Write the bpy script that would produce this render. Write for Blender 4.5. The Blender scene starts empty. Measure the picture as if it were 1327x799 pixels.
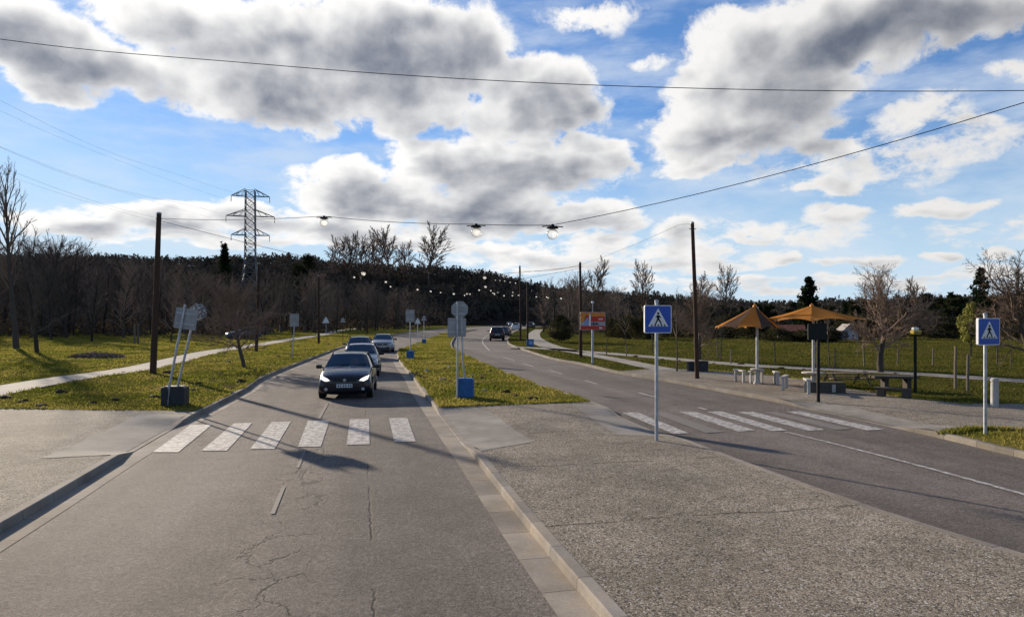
import bpy, bmesh, math, random
import numpy as np
from mathutils import Vector, Matrix

R = math.radians
SC = bpy.context.scene
COL = SC.collection

# ---------------------------------------------------------------- camera
HC = 2.7                       # lens height above the road
FPX, CXP, HYP = 890.0, 663.5, 412.0   # focal length, centre column and horizon row of the 1327 px photograph
cam_d = bpy.data.cameras.new("camera")
cam = bpy.data.objects.new("camera", cam_d)
COL.objects.link(cam)
cam.location = (0, 0, HC)
cam.rotation_euler = (R(90), 0, 0)
cam_d.sensor_width = 36.0
cam_d.lens = 36.0 * FPX / 1327.0
cam_d.shift_y = 12.5 / 1327.0
cam_d.clip_end = 5000
SC.camera = cam

# ---------------------------------------------------------------- light
SUN_DIR = Vector((-0.635, 0.772, math.tan(R(16.0)))).normalized()   # towards the sun
SUN_EL = math.asin(SUN_DIR.z)
SUN_AZ = math.atan2(SUN_DIR.x, SUN_DIR.y)
sun_d = bpy.data.lights.new("sun", 'SUN')
sun_d.energy = 5.0
sun_d.angle = R(0.8)
sun_d.color = (1.0, 0.86, 0.68)
sun = bpy.data.objects.new("sun", sun_d)
COL.objects.link(sun)
sun.location = (-60, 70, 60)
sun.rotation_euler = (-SUN_DIR).to_track_quat('-Z', 'Y').to_euler()

SC.view_settings.view_transform = 'Standard'
SC.view_settings.look = 'None'
SC.view_settings.gamma = 1.0
SC.view_settings.exposure = 0.7
SC.view_settings.use_curve_mapping = False
SC.render.engine = 'CYCLES'
SC.cycles.max_bounces = 5
SC.cycles.diffuse_bounces = 2
SC.cycles.glossy_bounces = 2
SC.cycles.transmission_bounces = 4
SC.cycles.transparent_max_bounces = 8
SC.cycles.use_adaptive_sampling = True
SC.cycles.adaptive_threshold = 0.02
SC.cycles.sample_clamp_indirect = 4.0

# ---------------------------------------------------------------- sky
world = bpy.data.worlds.new("World")
SC.world = world
world.use_nodes = True
WT = world.node_tree
WT.nodes.clear()
WL = WT.links.new
SKY_STRENGTH = 0.06
EXPO = 0.7
VU = 1 / (SKY_STRENGTH * 2 ** EXPO)     # background value that renders as 1.0

def wn(t, **kw):
    n = WT.nodes.new(t)
    for k, v in kw.items():
        setattr(n, k, v)
    return n

def wput(sock, v):
    if isinstance(v, bpy.types.NodeSocket):
        WL(v, sock)
    elif v is not None:
        sock.default_value = v

def wmath(op, a, b=None, c=None, clamp=False):
    n = wn('ShaderNodeMath', operation=op, use_clamp=clamp)
    wput(n.inputs[0], a); wput(n.inputs[1], b); wput(n.inputs[2], c)
    return n.outputs[0]

def wvec(op, a, b=None, c=None):
    n = wn('ShaderNodeVectorMath', operation=op)
    wput(n.inputs[0], a); wput(n.inputs[1], b); wput(n.inputs[2], c)
    return n.outputs['Value'] if op in ('DOT_PRODUCT', 'LENGTH') else n.outputs['Vector']

def wsmooth(x, lo, hi, to0=0.0, to1=1.0):
    n = wn('ShaderNodeMapRange', interpolation_type='SMOOTHSTEP')
    wput(n.inputs['Value'], x)
    n.inputs['From Min'].default_value = lo; n.inputs['From Max'].default_value = hi
    n.inputs['To Min'].default_value = to0; n.inputs['To Max'].default_value = to1
    return n.outputs['Result']

def wmix(f, a, b):
    n = wn('ShaderNodeMix', data_type='RGBA')
    wput(n.inputs[0], f); wput(n.inputs[6], a); wput(n.inputs[7], b)
    return n.outputs[2]

sky = wn('ShaderNodeTexSky', sky_type='NISHITA')
sky.sun_disc = False
sky.sun_elevation = SUN_EL
sky.sun_rotation = SUN_AZ          # measured from +Y towards +X
sky.air_density = 1.0
sky.dust_density = 0.1
sky.ozone_density = 2.5

# thin haze evens out the aureole round the low sun: the brightest part of the sky is held back
lum = wvec('DOT_PRODUCT', sky.outputs[0], (0.3, 0.5, 0.2))
hold = wmath('DIVIDE', 1.0, wmath('MULTIPLY_ADD', lum, 0.55 / VU, 0.75))
skyc_n = wn('ShaderNodeVectorMath', operation='SCALE'); WL(sky.outputs[0], skyc_n.inputs[0]); WL(hold, skyc_n.inputs['Scale'])
skyc = wvec('MULTIPLY', skyc_n.outputs[0], (0.78, 1.03, 1.38))

coord = wn('ShaderNodeTexCoord')
dirv = coord.outputs['Generated']
sep = wn('ShaderNodeSeparateXYZ'); WL(dirv, sep.inputs[0])
az = wmath('MULTIPLY', wmath('ARCTAN2', sep.outputs[0], sep.outputs[1]), 180 / math.pi)
el = wmath('MULTIPLY', wmath('ARCSINE', sep.outputs[2]), 180 / math.pi)
comb = wn('ShaderNodeCombineXYZ'); WL(az, comb.inputs[0]); WL(el, comb.inputs[1])
P = comb.outputs[0]                # azimuth and elevation of the view direction, in degrees

def azel(px, py):
    u, v = (px - CXP) / FPX, (HYP - py) / FPX
    return math.degrees(math.atan(u)), math.degrees(math.atan(v / math.sqrt(1 + u * u)))

# cumulus heaps: centre and half axes, noted in photograph pixels and turned into azimuth / elevation; weight
HEAPS = [
 (470,62,185,70,1.15),(345,92,150,55,1.1),(575,62,95,62,1.1),(235,22,135,42,.9),(300,125,95,36,.8),(395,138,85,30,.75),(510,128,110,40,.9),
 (60,58,135,55,1.1),(150,85,95,38,1.0),(10,28,110,52,1.1),(70,108,70,20,.7),(330,10,90,30,.8),(480,5,120,30,.8),
 (690,108,80,42,1.0),(685,152,95,38,1.0),(735,135,55,32,.9),
 (590,212,95,44,1.0),(545,195,45,32,.8),(690,222,115,40,1.0),(765,198,55,26,.8),(445,238,80,32,.9),(505,262,115,32,1.0),(620,262,120,34,1.0),(640,288,135,26,1.0),(765,286,68,22,.9),
 (200,284,135,20,.85),(95,284,85,17,.8),(310,274,62,26,.9),(420,292,95,22,.9),(300,312,160,11,.6),(500,312,125,15,.8),
 (1085,40,185,66,1.15),(965,62,85,60,.95),(918,112,55,48,.9),(893,155,68,32,.85),(960,182,115,34,.95),(1165,15,170,58,1.15),(1005,120,110,55,1.05),(1065,182,80,20,.8),(1230,22,110,36,1.0),(925,207,85,16,.8),
 (765,14,58,20,.45),(838,75,28,11,.35),(1195,142,60,25,.5),(1245,152,45,14,.4),(1310,76,35,14,.5),
 (1090,236,48,15,0.64),(1085,271,52,14,0.64),(1035,246,28,9,0.51),(1215,266,56,17,0.68),(1270,260,24,9,0.51),(1310,330,26,12,0.64),(1215,331,28,11,0.64),(1100,336,62,10,0.59),(1010,336,28,11,0.64),(969,312,28,8,0.59),(882,303,36,22,0.68),(925,335,32,8,0.51),
 (800,342,220,13,0.51),(690,330,120,13,0.59),(1050,366,300,9,0.42),(600,326,90,9,0.51),(775,314,42,8,0.51),
 (1140,200,170,28,.22),(1010,300,120,16,.25),(1290,300,70,14,.25),(1230,360,150,9,.35),(870,325,80,12,.35),
]
ex, ey = SUN_AZ, SUN_EL

def heap_field(p):
    acc = None
    for (x, y, rx, ry, w) in HEAPS:
        a0, e0 = azel(x, y)
        a1 = azel(x + rx, y)[0] - azel(x - rx, y)[0]
        e1 = azel(x, y - ry)[1] - azel(x, y + ry)[1]
        ia, ie = 2 / a1, 2 / e1
        q = wvec('MULTIPLY_ADD', p, (ia, ie, 0), (-a0 * ia, -e0 * ie, 0))
        d = wvec('DOT_PRODUCT', q, q)
        f = wmath('MULTIPLY_ADD', d, -w, w)
        acc = f if acc is None else wmath('SMOOTH_MAX', acc, f, 0.25)
    return wmath('MAXIMUM', acc, -0.7)

def wnoise(vec, scale, detail, rough, lac=2.0, dist=0.0):
    n = wn('ShaderNodeTexNoise', noise_dimensions='3D')
    WL(vec, n.inputs['Vector'])
    n.inputs['Scale'].default_value = scale
    n.inputs['Detail'].default_value = detail
    n.inputs['Roughness'].default_value = rough
    n.inputs['Lacunarity'].default_value = lac
    n.inputs['Distortion'].default_value = dist
    return n

elc = wmath('MAXIMUM', el, 0.0)
lg = wmath('MULTIPLY', wmath('LOGARITHM', wmath('ADD', elc, 9.0), math.e), 33.0)     # cells flatten towards the horizon
pc = wn('ShaderNodeCombineXYZ'); WL(az, pc.inputs[0]); WL(lg, pc.inputs[1])
pn = pc.outputs[0]
warp = wnoise(pn, 0.16, 3, 0.55)
pw = wvec('MULTIPLY_ADD', wvec('SUBTRACT', warp.outputs['Color'], (.5, .5, .5)), (5.5, 4.2, 0), P)
n_big = wnoise(pn, 0.30, 10, 0.66, 2.1, 0.2).outputs['Fac']
bil = wmath('SUBTRACT', 0.5, wmath('MULTIPLY', wmath('ABSOLUTE', wmath('SUBTRACT', n_big, 0.5)), 3.0))
F1 = heap_field(pw)
dens = wmath('ADD', F1, wmath('ADD', wmath('MULTIPLY', wmath('SUBTRACT', n_big, 0.5), 2.4), wmath('MULTIPLY', bil, 0.22)))
near_k = wsmooth(el, 1.0, 17.0, 0.22, 1.0)
off = wn('ShaderNodeVectorMath', operation='SCALE'); off.inputs[0].default_value = (-2.3, 1.4, 0); WL(near_k, off.inputs['Scale'])
p2 = wvec('ADD', pw, off.outputs[0])
F2 = heap_field(p2)
n_lo = wnoise(pn, 0.21, 2.4, 0.5, 2.1, 0.3).outputs['Fac']
n_sh = wnoise(wvec('ADD', pn, (-1.4, 1.2, 0)), 0.21, 2.4, 0.5, 2.1, 0.3).outputs['Fac']
alpha = wsmooth(dens, -0.13, 0.46)
soft = wmath('ADD', F1, wmath('MULTIPLY', wmath('SUBTRACT', n_lo, 0.5), 0.38))
tone = wmath('ADD', wmath('MULTIPLY', soft, 0.55), wmath('MULTIPLY', F2, 0.55))
tone = wmath('ADD', tone, wmath('MULTIPLY', wmath('SUBTRACT', n_sh, n_lo), 1.0))
tone = wmath('ADD', tone, wmath('MULTIPLY', wmath('SUBTRACT', n_big, 0.5), 0.45))
shade = wmath('POWER', wsmooth(tone, 0.0, 1.50), 1.12)
lit = (.97 * VU, .96 * VU, .945 * VU, 1); dark = (.155 * VU, .182 * VU, .245 * VU, 1)
fine = wnoise(wvec('ADD', pn, (7.3, 2.1, 0)), 0.75, 6, 0.6, 2.1, 0.3).outputs['Fac']
shade = wmath('ADD', shade, wmath('MULTIPLY', wmath('SUBTRACT', fine, 0.5), 0.26), clamp=True)
ccol = wmix(shade, lit, dark)
# the clouds nearer the sun are brighter
sd = wvec('DOT_PRODUCT', dirv, tuple(SUN_DIR))
glow = wsmooth(sd, 0.2, 0.98, 0.84, 1.08)
gl = wvec('SCALE', ccol); 
gl_node = gl.node; WL(glow, gl_node.inputs['Scale'])
# thin high veil near the horizon
veil = wmath('MULTIPLY', wsmooth(wnoise(wvec('MULTIPLY', P, (1, 3.2, 1)), 0.09, 5, 0.6).outputs['Fac'], 0.38, 0.70), 0.55)
low = wmath('MULTIPLY', wsmooth(el, 17, 0), 0.92)
skyc = wmix(low, skyc, (.60 * VU, .77 * VU, .93 * VU, 1))
base = wmix(veil, skyc, (.72 * VU, .80 * VU, .90 * VU, 1))
front = wmix(alpha, base, gl)
# behind the camera: plain broken cloud of the same kind
nb = wsmooth(wnoise(wvec('MULTIPLY', P, (1, 1.4, 1)), 0.06, 4, 0.6).outputs['Fac'], 0.5, 0.62)
back = wmix(wmath('MULTIPLY', nb, 0.9), skyc, (.5 * VU, .52 * VU, .58 * VU, 1))
bg1 = wn('ShaderNodeBackground'); WL(front, bg1.inputs[0]); bg1.inputs[1].default_value = SKY_STRENGTH
bg2 = wn('ShaderNodeBackground'); WL(back, bg2.inputs[0]); bg2.inputs[1].default_value = SKY_STRENGTH
mixs = wn('ShaderNodeMixShader')
WL(wmath('MULTIPLY', wsmooth(wmath('ABSOLUTE', az), 52, 44), wsmooth(el, 40, 33)), mixs.inputs[0])
WL(bg2.outputs[0], mixs.inputs[1]); WL(bg1.outputs[0], mixs.inputs[2])
wout = wn('ShaderNodeOutputWorld'); WL(mixs.outputs[0], wout.inputs[0])
world.cycles.sampling_method = 'MANUAL'
world.cycles.sample_map_resolution = 512

# ---------------------------------------------------------------- helpers
def G(px, py, h=0.0):
    """ground point (at height h) seen at a pixel of the photograph"""
    d = FPX * (HC - h) / (py - HYP)
    return ((px - CXP) / FPX * d, d)

def gl_(pts, h=0.0):
    return [G(x, y, h) for x, y in pts]

class MB:
    """collects shapes for ONE mesh object"""
    def __init__(s):
        s.v, s.f, s.m, s.uv = [], [], [], None
    def add(s, vs, fs, mi=0):
        b = len(s.v)
        s.v.extend(tuple(map(float, p)) for p in vs)
        for f in fs:
            s.f.append(tuple(i + b for i in f)); s.m.append(mi)
        return s
    def box(s, c, size, mat=None, bev=0.0, mi=0):
        x, y, z = (k / 2 for k in size)
        if bev <= 0:
            vs = [(i * x, j * y, k * z) for i in (-1, 1) for j in (-1, 1) for k in (-1, 1)]
            fs = [(0, 1, 3, 2), (4, 6, 7, 5), (0, 4, 5, 1), (2, 3, 7, 6), (0, 2, 6, 4), (1, 5, 7, 3)]
        else:
            bm = bmesh.new(); bmesh.ops.create_cube(bm, size=1)
            bmesh.ops.scale(bm, vec=size, verts=bm.verts)
            bmesh.ops.bevel(bm, geom=bm.edges[:], offset=bev, segments=2, affect='EDGES', profile=0.6)
            vs = [tuple(v.co) for v in bm.verts]; fs = [tuple(v.index for v in f.verts) for f in bm.faces]
            bm.free()
        mt = mat or Matrix.Identity(4)
        return s.add([mt @ Vector(p) + Vector(c) for p in vs], fs, mi)
    def tube(s, pts, rad, n=8, caps=True, mi=0):
        pts = [Vector(p) for p in pts]
        if not hasattr(rad, '__len__'): rad = [rad] * len(pts)
        rings = []; up = Vector((0.0137, 0.0271, 1))
        vs = []; fs = []
        for i, p in enumerate(pts):
            t = (pts[min(i + 1, len(pts) - 1)] - pts[max(i - 1, 0)]).normalized()
            a = t.cross(up)
            if a.length < 0.05: a = t.cross(Vector((1, 0, 0)))
            a.normalize(); b = t.cross(a)
            for k in range(n):
                w = 2 * math.pi * k / n
                vs.append(p + (a * math.cos(w) + b * math.sin(w)) * rad[i])
        for i in range(len(pts) - 1):
            for k in range(n):
                k2 = (k + 1) % n
                fs.append((i * n + k, i * n + k2, (i + 1) * n + k2, (i + 1) * n + k))
        if caps:
            fs.append(tuple(range(n))[::-1]); fs.append(tuple(range((len(pts) - 1) * n, len(pts) * n)))
        return s.add(vs, fs, mi)
    def lathe(s, prof, n=16, c=(0, 0, 0), mi=0, mat=None):
        vs = []; fs = []
        for r, z in prof:
            for k in range(n):
                w = 2 * math.pi * k / n
                vs.append(Vector((r * math.cos(w), r * math.sin(w), z)))
        for i in range(len(prof) - 1):
            for k in range(n):
                k2 = (k + 1) % n
                fs.append((i * n + k, i * n + k2, (i + 1) * n + k2, (i + 1) * n + k))
        if prof[0][0] > 1e-4: fs.append(tuple(range(n))[::-1])
        if prof[-1][0] > 1e-4: fs.append(tuple(range((len(prof) - 1) * n, len(prof) * n)))
        mt = mat or Matrix.Identity(4)
        return s.add([mt @ p + Vector(c) for p in vs], fs, mi)
    def prism(s, poly, y0, y1, c=(0, 0, 0), mi=0, mat=None):
        """outline in x,z extruded from y0 (front) to y1 (back)"""
        n = len(poly)
        vs = [Vector((x, y0, z)) for x, z in poly] + [Vector((x, y1, z)) for x, z in poly]
        fs = [tuple(range(n)), tuple(range(n, 2 * n))[::-1]] + [(i, i + n, (i + 1) % n + n, (i + 1) % n) for i in range(n)]
        mt = mat or Matrix.Identity(4)
        return s.add([mt @ p + Vector(c) for p in vs], fs, mi)
    def build(s, name, mat, parent=None, smooth=False, fix=True):
        me = bpy.data.meshes.new(name)
        me.from_pydata(s.v, [], s.f)
        mats = mat if isinstance(mat, (list, tuple)) else [mat]
        for m in mats: me.materials.append(m)
        if len(mats) > 1: me.polygons.foreach_set('material_index', s.m)
        if fix:
            bm = bmesh.new(); bm.from_mesh(me); bmesh.ops.recalc_face_normals(bm, faces=bm.faces); bm.to_mesh(me); bm.free()
        if smooth:
            me.polygons.foreach_set('use_smooth', [True] * len(me.polygons))
            me.set_sharp_from_angle(angle=R(40))
        o = bpy.data.objects.new(name, me); COL.objects.link(o)
        if parent is not None: o.parent = parent
        return o

def arr_mesh(name, V, F, mat, parent=None):
    """fast mesh from numpy arrays (all faces of one size)"""
    me = bpy.data.meshes.new(name)
    V = np.asarray(V, dtype=np.float32); F = np.asarray(F, dtype=np.int32)
    k = F.shape[1]
    me.vertices.add(len(V)); me.vertices.foreach_set('co', V.ravel())
    me.loops.add(F.size); me.loops.foreach_set('vertex_index', F.ravel())
    me.polygons.add(len(F)); me.polygons.foreach_set('loop_start', np.arange(0, F.size, k, dtype=np.int32))
    me.update(calc_edges=True)
    me.materials.append(mat)
    o = bpy.data.objects.new(name, me); COL.objects.link(o)
    if parent is not None: o.parent = parent
    return o

def tag(o, label, cat, group=None):
    o['label'] = label; o['category'] = cat
    if group: o['group'] = group
    return o

def thing(name, label, cat, loc=(0, 0, 0), rotz=0.0, group=None):
    o = bpy.data.objects.new(name, None); COL.objects.link(o)
    o.empty_display_size = 0.3
    o.location = loc; o.rotation_euler = (0, 0, rotz)
    return tag(o, label, cat, group)

def dup(root, loc, rotz=0.0, scale=None, label=None, group=None, tilt=(0, 0)):
    """a copy of a thing with copies of its parts and sub-parts"""
    r = root.copy(); COL.objects.link(r)
    r.location = loc; r.rotation_euler = (tilt[0], tilt[1], rotz)
    if scale is not None: r.scale = scale if hasattr(scale, '__len__') else (scale,) * 3
    if label: r['label'] = label
    if group: r['group'] = group
    for ch in list(root.children):
        c = ch.copy(); COL.objects.link(c); c.parent = r
        for g in list(ch.children):
            d = g.copy(); COL.objects.link(d); d.parent = c
    return r

def struct(o):
    o['kind'] = 'structure'; return o

def stuff(o):
    o['kind'] = 'stuff'; return o

# ---------------------------------------------------------------- materials
class NT:
    def __init__(s, name):
        s.mat = bpy.data.materials.new(name); s.mat.use_nodes = True
        s.t = s.mat.node_tree; s.b = s.t.nodes['Principled BSDF']
        s.pos = s.t.nodes.new('ShaderNodeNewGeometry').outputs['Position']
        s.obj = s.t.nodes.new('ShaderNodeTexCoord').outputs['Object']
    def n(s, t, **kw):
        n = s.t.nodes.new(t)
        for k, v in kw.items(): setattr(n, k, v)
        return n
    def put(s, sock, v):
        if isinstance(v, bpy.types.NodeSocket): s.t.links.new(v, sock)
        elif v is not None: sock.default_value = v
    def math(s, op, a, b=None, c=None, clamp=False):
        n = s.n('ShaderNodeMath', operation=op, use_clamp=clamp)
        for i, q in enumerate((a, b, c)): s.put(n.inputs[i], q)
        return n.outputs[0]
    def vec(s, op, a, b=None, c=None):
        n = s.n('ShaderNodeVectorMath', operation=op)
        for i, q in enumerate((a, b, c)): s.put(n.inputs[i], q)
        return n.outputs['Value'] if op in ('DOT_PRODUCT', 'LENGTH', 'DISTANCE') else n.outputs['Vector']
    def noise(s, v, scale, detail=4, rough=0.55, col=False, dist=0.0):
        n = s.n('ShaderNodeTexNoise'); s.put(n.inputs['Vector'], v)
        n.inputs['Scale'].default_value = scale; n.inputs['Detail'].default_value = detail
        n.inputs['Roughness'].default_value = rough; n.inputs['Distortion'].default_value = dist
        return n.outputs['Color' if col else 'Fac']
    def voro(s, v, scale, feature='F1', out='Distance', rnd=1.0):
        n = s.n('ShaderNodeTexVoronoi', feature=feature); s.put(n.inputs['Vector'], v)
        n.inputs['Scale'].default_value = scale; n.inputs['Randomness'].default_value = rnd
        return n.outputs[out]
    def rng(s, x, a, b, c=0.0, d=1.0, smooth=True):
        n = s.n('ShaderNodeMapRange', interpolation_type='SMOOTHSTEP' if smooth else 'LINEAR')
        s.put(n.inputs['Value'], x)
        for k, q in (('From Min', a), ('From Max', b), ('To Min', c), ('To Max', d)): n.inputs[k].default_value = q
        return n.outputs['Result']
    def mix(s, f, a, b, blend='MIX'):
        n = s.n('ShaderNodeMix', data_type='RGBA', blend_type=blend)
        s.put(n.inputs[0], f)
        for i, q in ((6, a), (7, b)):
            s.put(n.inputs[i], q if isinstance(q, bpy.types.NodeSocket) else (tuple(q) + (1,))[:4])
        return n.outputs[2]
    def mul(s, col, f):
        n = s.n('ShaderNodeVectorMath', operation='SCALE'); s.put(n.inputs[0], col); s.put(n.inputs['Scale'], f)
        return n.outputs[0]
    def bump(s, h, strength=0.3, dist=0.02):
        n = s.n('ShaderNodeBump'); n.inputs['Strength'].default_value = strength; n.inputs['Distance'].default_value = dist
        s.put(n.inputs['Height'], h); s.t.links.new(n.outputs[0], s.b.inputs['Normal'])
    def done(s, col, rough=0.8, spec=0.3, metal=0.0):
        s.put(s.b.inputs['Base Color'], col if isinstance(col, bpy.types.NodeSocket) else (tuple(col) + (1,))[:4])
        s.put(s.b.inputs['Roughness'], rough)
        s.b.inputs['Specular IOR Level'].default_value = spec
        s.b.inputs['Metallic'].default_value = metal
        return s.mat

def plain(name, col, rough=0.6, spec=0.4, metal=0.0, var=0.25, scale=6.0, coat=0.0):
    """one surface with a little wear in it"""
    t = NT(name)
    k = t.rng(t.noise(t.obj, scale, 5, 0.6), 0.25, 0.75, 1 - var, 1 + var * 0.6)
    m = t.done(t.mul(t.mix(0.0, col, col), k), t.rng(t.noise(t.obj, scale * 2, 3), 0.2, 0.8, max(0.03, rough - 0.08), rough + 0.08), spec, metal)
    if coat: t.b.inputs['Coat Weight'].default_value = coat; t.b.inputs['Coat Roughness'].default_value = 0.04
    return m

ROAD_DIR = Vector((-0.214, 0.977, 0))
ROAD_NRM = Vector((0.977, 0.214, 0))

def m_asphalt():
    t = NT('asphalt'); P_ = t.pos
    across = t.vec('DOT_PRODUCT', P_, tuple(ROAD_NRM)); along = t.vec('DOT_PRODUCT', P_, tuple(ROAD_DIR))
    cmb = t.n('ShaderNodeCombineXYZ'); t.put(cmb.inputs[0], across); t.put(cmb.inputs[1], t.math('MULTIPLY', along, 0.03))
    wear = t.rng(t.noise(cmb.outputs[0], 0.9, 3, 0.5), 0.3, 0.7, 0.80, 1.16)
    big = t.rng(t.noise(P_, 0.22, 5, 0.6), 0.3, 0.7, 0.82, 1.18)
    mid = t.rng(t.noise(P_, 2.3, 5, 0.65), 0.3, 0.7, 0.88, 1.12)
    fine = t.noise(P_, 55, 5, 0.75)
    chips = t.voro(P_, 75, 'F1', 'Color')
    chipv = t.n('ShaderNodeSeparateColor'); t.put(chipv.inputs[0], chips)
    grain = t.math('MULTIPLY', t.rng(fine, 0.25, 0.75, 0.50, 1.50), t.rng(chipv.outputs[0], 0, 1, 0.60, 1.42, False))
    # cracks: warped cell borders where the surface has aged, plus one long seam
    wp = t.vec('MULTIPLY_ADD', t.noise(P_, 1.8, 4, 0.6, True), (0.9, 0.9, 0), P_)
    cmap = t.vec('MULTIPLY', wp, (1.0, 0.6, 1))
    e1 = t.voro(cmap, 1.9, 'DISTANCE_TO_EDGE')
    zone = t.math('ABSOLUTE', t.math('ADD', across, 0.95))
    zone = t.math('MULTIPLY', t.rng(zone, 0.75, 0.2), t.rng(t.noise(P_, 0.5, 3), 0.30, 0.50))
    zone2 = t.math('MULTIPLY', t.rng(t.noise(P_, 0.16, 3), 0.52, 0.66), 0.8)
    zone = t.math('MAXIMUM', zone, zone2)
    c1 = t.math('MULTIPLY', t.rng(e1, 0.030, 0.006), zone)
    seam_d = t.math('ABSOLUTE', t.math('ADD', t.math('ADD', across, -0.2), t.math('MULTIPLY', t.noise(P_, 3.0, 5, 0.7), 0.16)))
    c2 = t.math('MULTIPLY', t.rng(seam_d, 0.022, 0.006), t.rng(t.noise(P_, 0.9, 3), 0.42, 0.56))
    crack = t.math('MAXIMUM', c1, c2)
    coarse = t.noise(P_, 15, 4, 0.7)
    grain = t.math('MULTIPLY', grain, t.rng(coarse, 0.28, 0.72, 0.72, 1.28))
    k = t.math('MULTIPLY', t.math('MULTIPLY', wear, big), t.math('MULTIPLY', mid, grain))
    k = t.math('MULTIPLY', k, t.rng(crack, 0, 1, 1.0, 0.42))
    col = t.mul(t.mix(t.noise(P_, 0.6, 3), (0.136, 0.115, 0.099), (0.160, 0.134, 0.111)), k)
    t.bump(t.math('SUBTRACT', t.math('ADD', t.math('ADD', fine, coarse), t.math('MULTIPLY', chipv.outputs[0], 0.5)), crack), 0.8, 0.016)
    return t.done(col, t.rng(fine, 0.2, 0.8, 0.75, 0.95), 0.2)

def m_aggregate():
    t = NT('washed_aggregate'); P_ = t.pos
    wp = t.vec('MULTIPLY_ADD', t.noise(P_, 26, 2, 0.5, True), (0.028, 0.028, 0), P_)
    cell = t.n('ShaderNodeSeparateColor'); t.put(cell.inputs[0], t.voro(wp, 46, 'F1', 'Color'))
    edge = t.voro(wp, 46, 'DISTANCE_TO_EDGE')
    cell2 = t.n('ShaderNodeSeparateColor'); t.put(cell2.inputs[0], t.voro(wp, 105, 'F1', 'Color'))
    stone = t.mix(cell.outputs[0], (0.215, 0.180, 0.134), (0.44, 0.372, 0.280))
    stone = t.mix(t.rng(cell.outputs[1], 0.78, 0.9), stone, (0.50, 0.46, 0.40))
    stone = t.mix(t.rng(cell.outputs[2], 0.80, 0.9), stone, (0.09, 0.08, 0.075))
    gap = t.rng(edge, 0.0, 0.16)
    col = t.mix(gap, (0.095, 0.079, 0.058), stone)
    k = t.math('MULTIPLY', t.rng(t.noise(P_, 0.35, 6, 0.65), 0.3, 0.7, 0.74, 1.20), t.rng(t.noise(P_, 3.1, 4, 0.6), 0.3, 0.7, 0.88, 1.12))
    k = t.math('MULTIPLY', k, t.rng(cell2.outputs[0], 0, 1, 0.8, 1.2, False))
    # wavering joints of the poured bays
    jr = t.vec('DOT_PRODUCT', P_, tuple(ROAD_DIR))
    jw = t.math('ADD', jr, t.math('MULTIPLY', t.noise(P_, 0.7, 3, 0.6), 0.5))
    jm = t.math('ABSOLUTE', t.math('SUBTRACT', t.math('FRACT', t.math('MULTIPLY', jw, 1 / 3.4)), 0.5))
    joint = t.math('MULTIPLY', t.rng(jm, 0.010, 0.003), t.rng(t.noise(P_, 1.2, 3), 0.36, 0.48))
    k = t.math('MULTIPLY', k, t.rng(joint, 0, 1, 1, 0.42))
    t.bump(t.math('MULTIPLY', gap, t.rng(cell.outputs[2], 0, 1, 0.6, 1)), 0.55, 0.012)
    return t.done(t.mul(col, k), 0.9, 0.12)

def m_concrete(name, c0, c1, joint=0.0, sand=None, uvj=False, rough=0.92):
    t = NT(name); P_ = t.pos
    k = t.math('MULTIPLY', t.rng(t.noise(P_, 0.9, 6, 0.7), 0.25, 0.75, 0.70, 1.18), t.rng(t.noise(P_, 38, 4, 0.7), 0.25, 0.75, 0.88, 1.12))
    col = t.mix(t.noise(P_, 0.45, 4, 0.6), c0, c1)
    if sand: col = t.mix(t.rng(t.noise(P_, 1.6, 5, 0.65), 0.35, 0.65), col, sand)
    if uvj:
        uv = t.n('ShaderNodeUVMap'); sx = t.n('ShaderNodeSeparateXYZ'); t.put(sx.inputs[0], uv.outputs[0])
        u = t.math('DIVIDE', sx.outputs[0], joint)
        fr = t.math('ABSOLUTE', t.math('SUBTRACT', t.math('FRACT', u), 0.5))
        wn_ = t.n('ShaderNodeTexWhiteNoise', noise_dimensions='1D'); t.put(wn_.inputs['W'], t.math('FLOOR', u))
        k = t.math('MULTIPLY', k, t.rng(wn_.outputs['Value'], 0, 1, 0.86, 1.10, False))
        k = t.math('MULTIPLY', k, t.rng(fr, 0.5 - 0.009 / joint, 0.5 - 0.003 / joint, 1.0, 0.30))
    t.bump(t.noise(P_, 45, 4, 0.7), 0.25, 0.008)
    return t.done(t.mul(col, k), rough, 0.12)

def m_grass(name='meadow_grass', green=(0.085, 0.098, 0.015), gold=(0.195, 0.165, 0.042), brown=(0.120, 0.088, 0.052)):
    t = NT(name); P_ = t.pos
    a = t.rng(t.noise(P_, 0.33, 6, 0.65), 0.36, 0.62); b = t.rng(t.noise(P_, 0.11, 5, 0.6), 0.40, 0.62)
    c = t.math('MULTIPLY', t.rng(t.noise(P_, 0.8, 6, 0.7), 0.54, 0.68), t.rng(t.noise(P_, 0.09, 4, 0.6), 0.42, 0.6))
    col = t.mix(a, green, gold)
    col = t.mix(t.math('MULTIPLY', b, 0.55), col, t.mix(t.noise(P_, 1.3, 4), (0.115, 0.108, 0.022), green))
    col = t.mix(c, col, brown)
    k = t.math('MULTIPLY', t.rng(t.noise(P_, 9, 6, 0.75), 0.28, 0.72, 0.45, 1.35), t.rng(t.noise(P_, 60, 3, 0.7), 0.3, 0.7, 0.65, 1.3))
    t.bump(t.noise(P_, 22, 5, 0.8), 0.9, 0.06)
    return t.done(t.mul(col, k), 1.0, 0.0)

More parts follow.
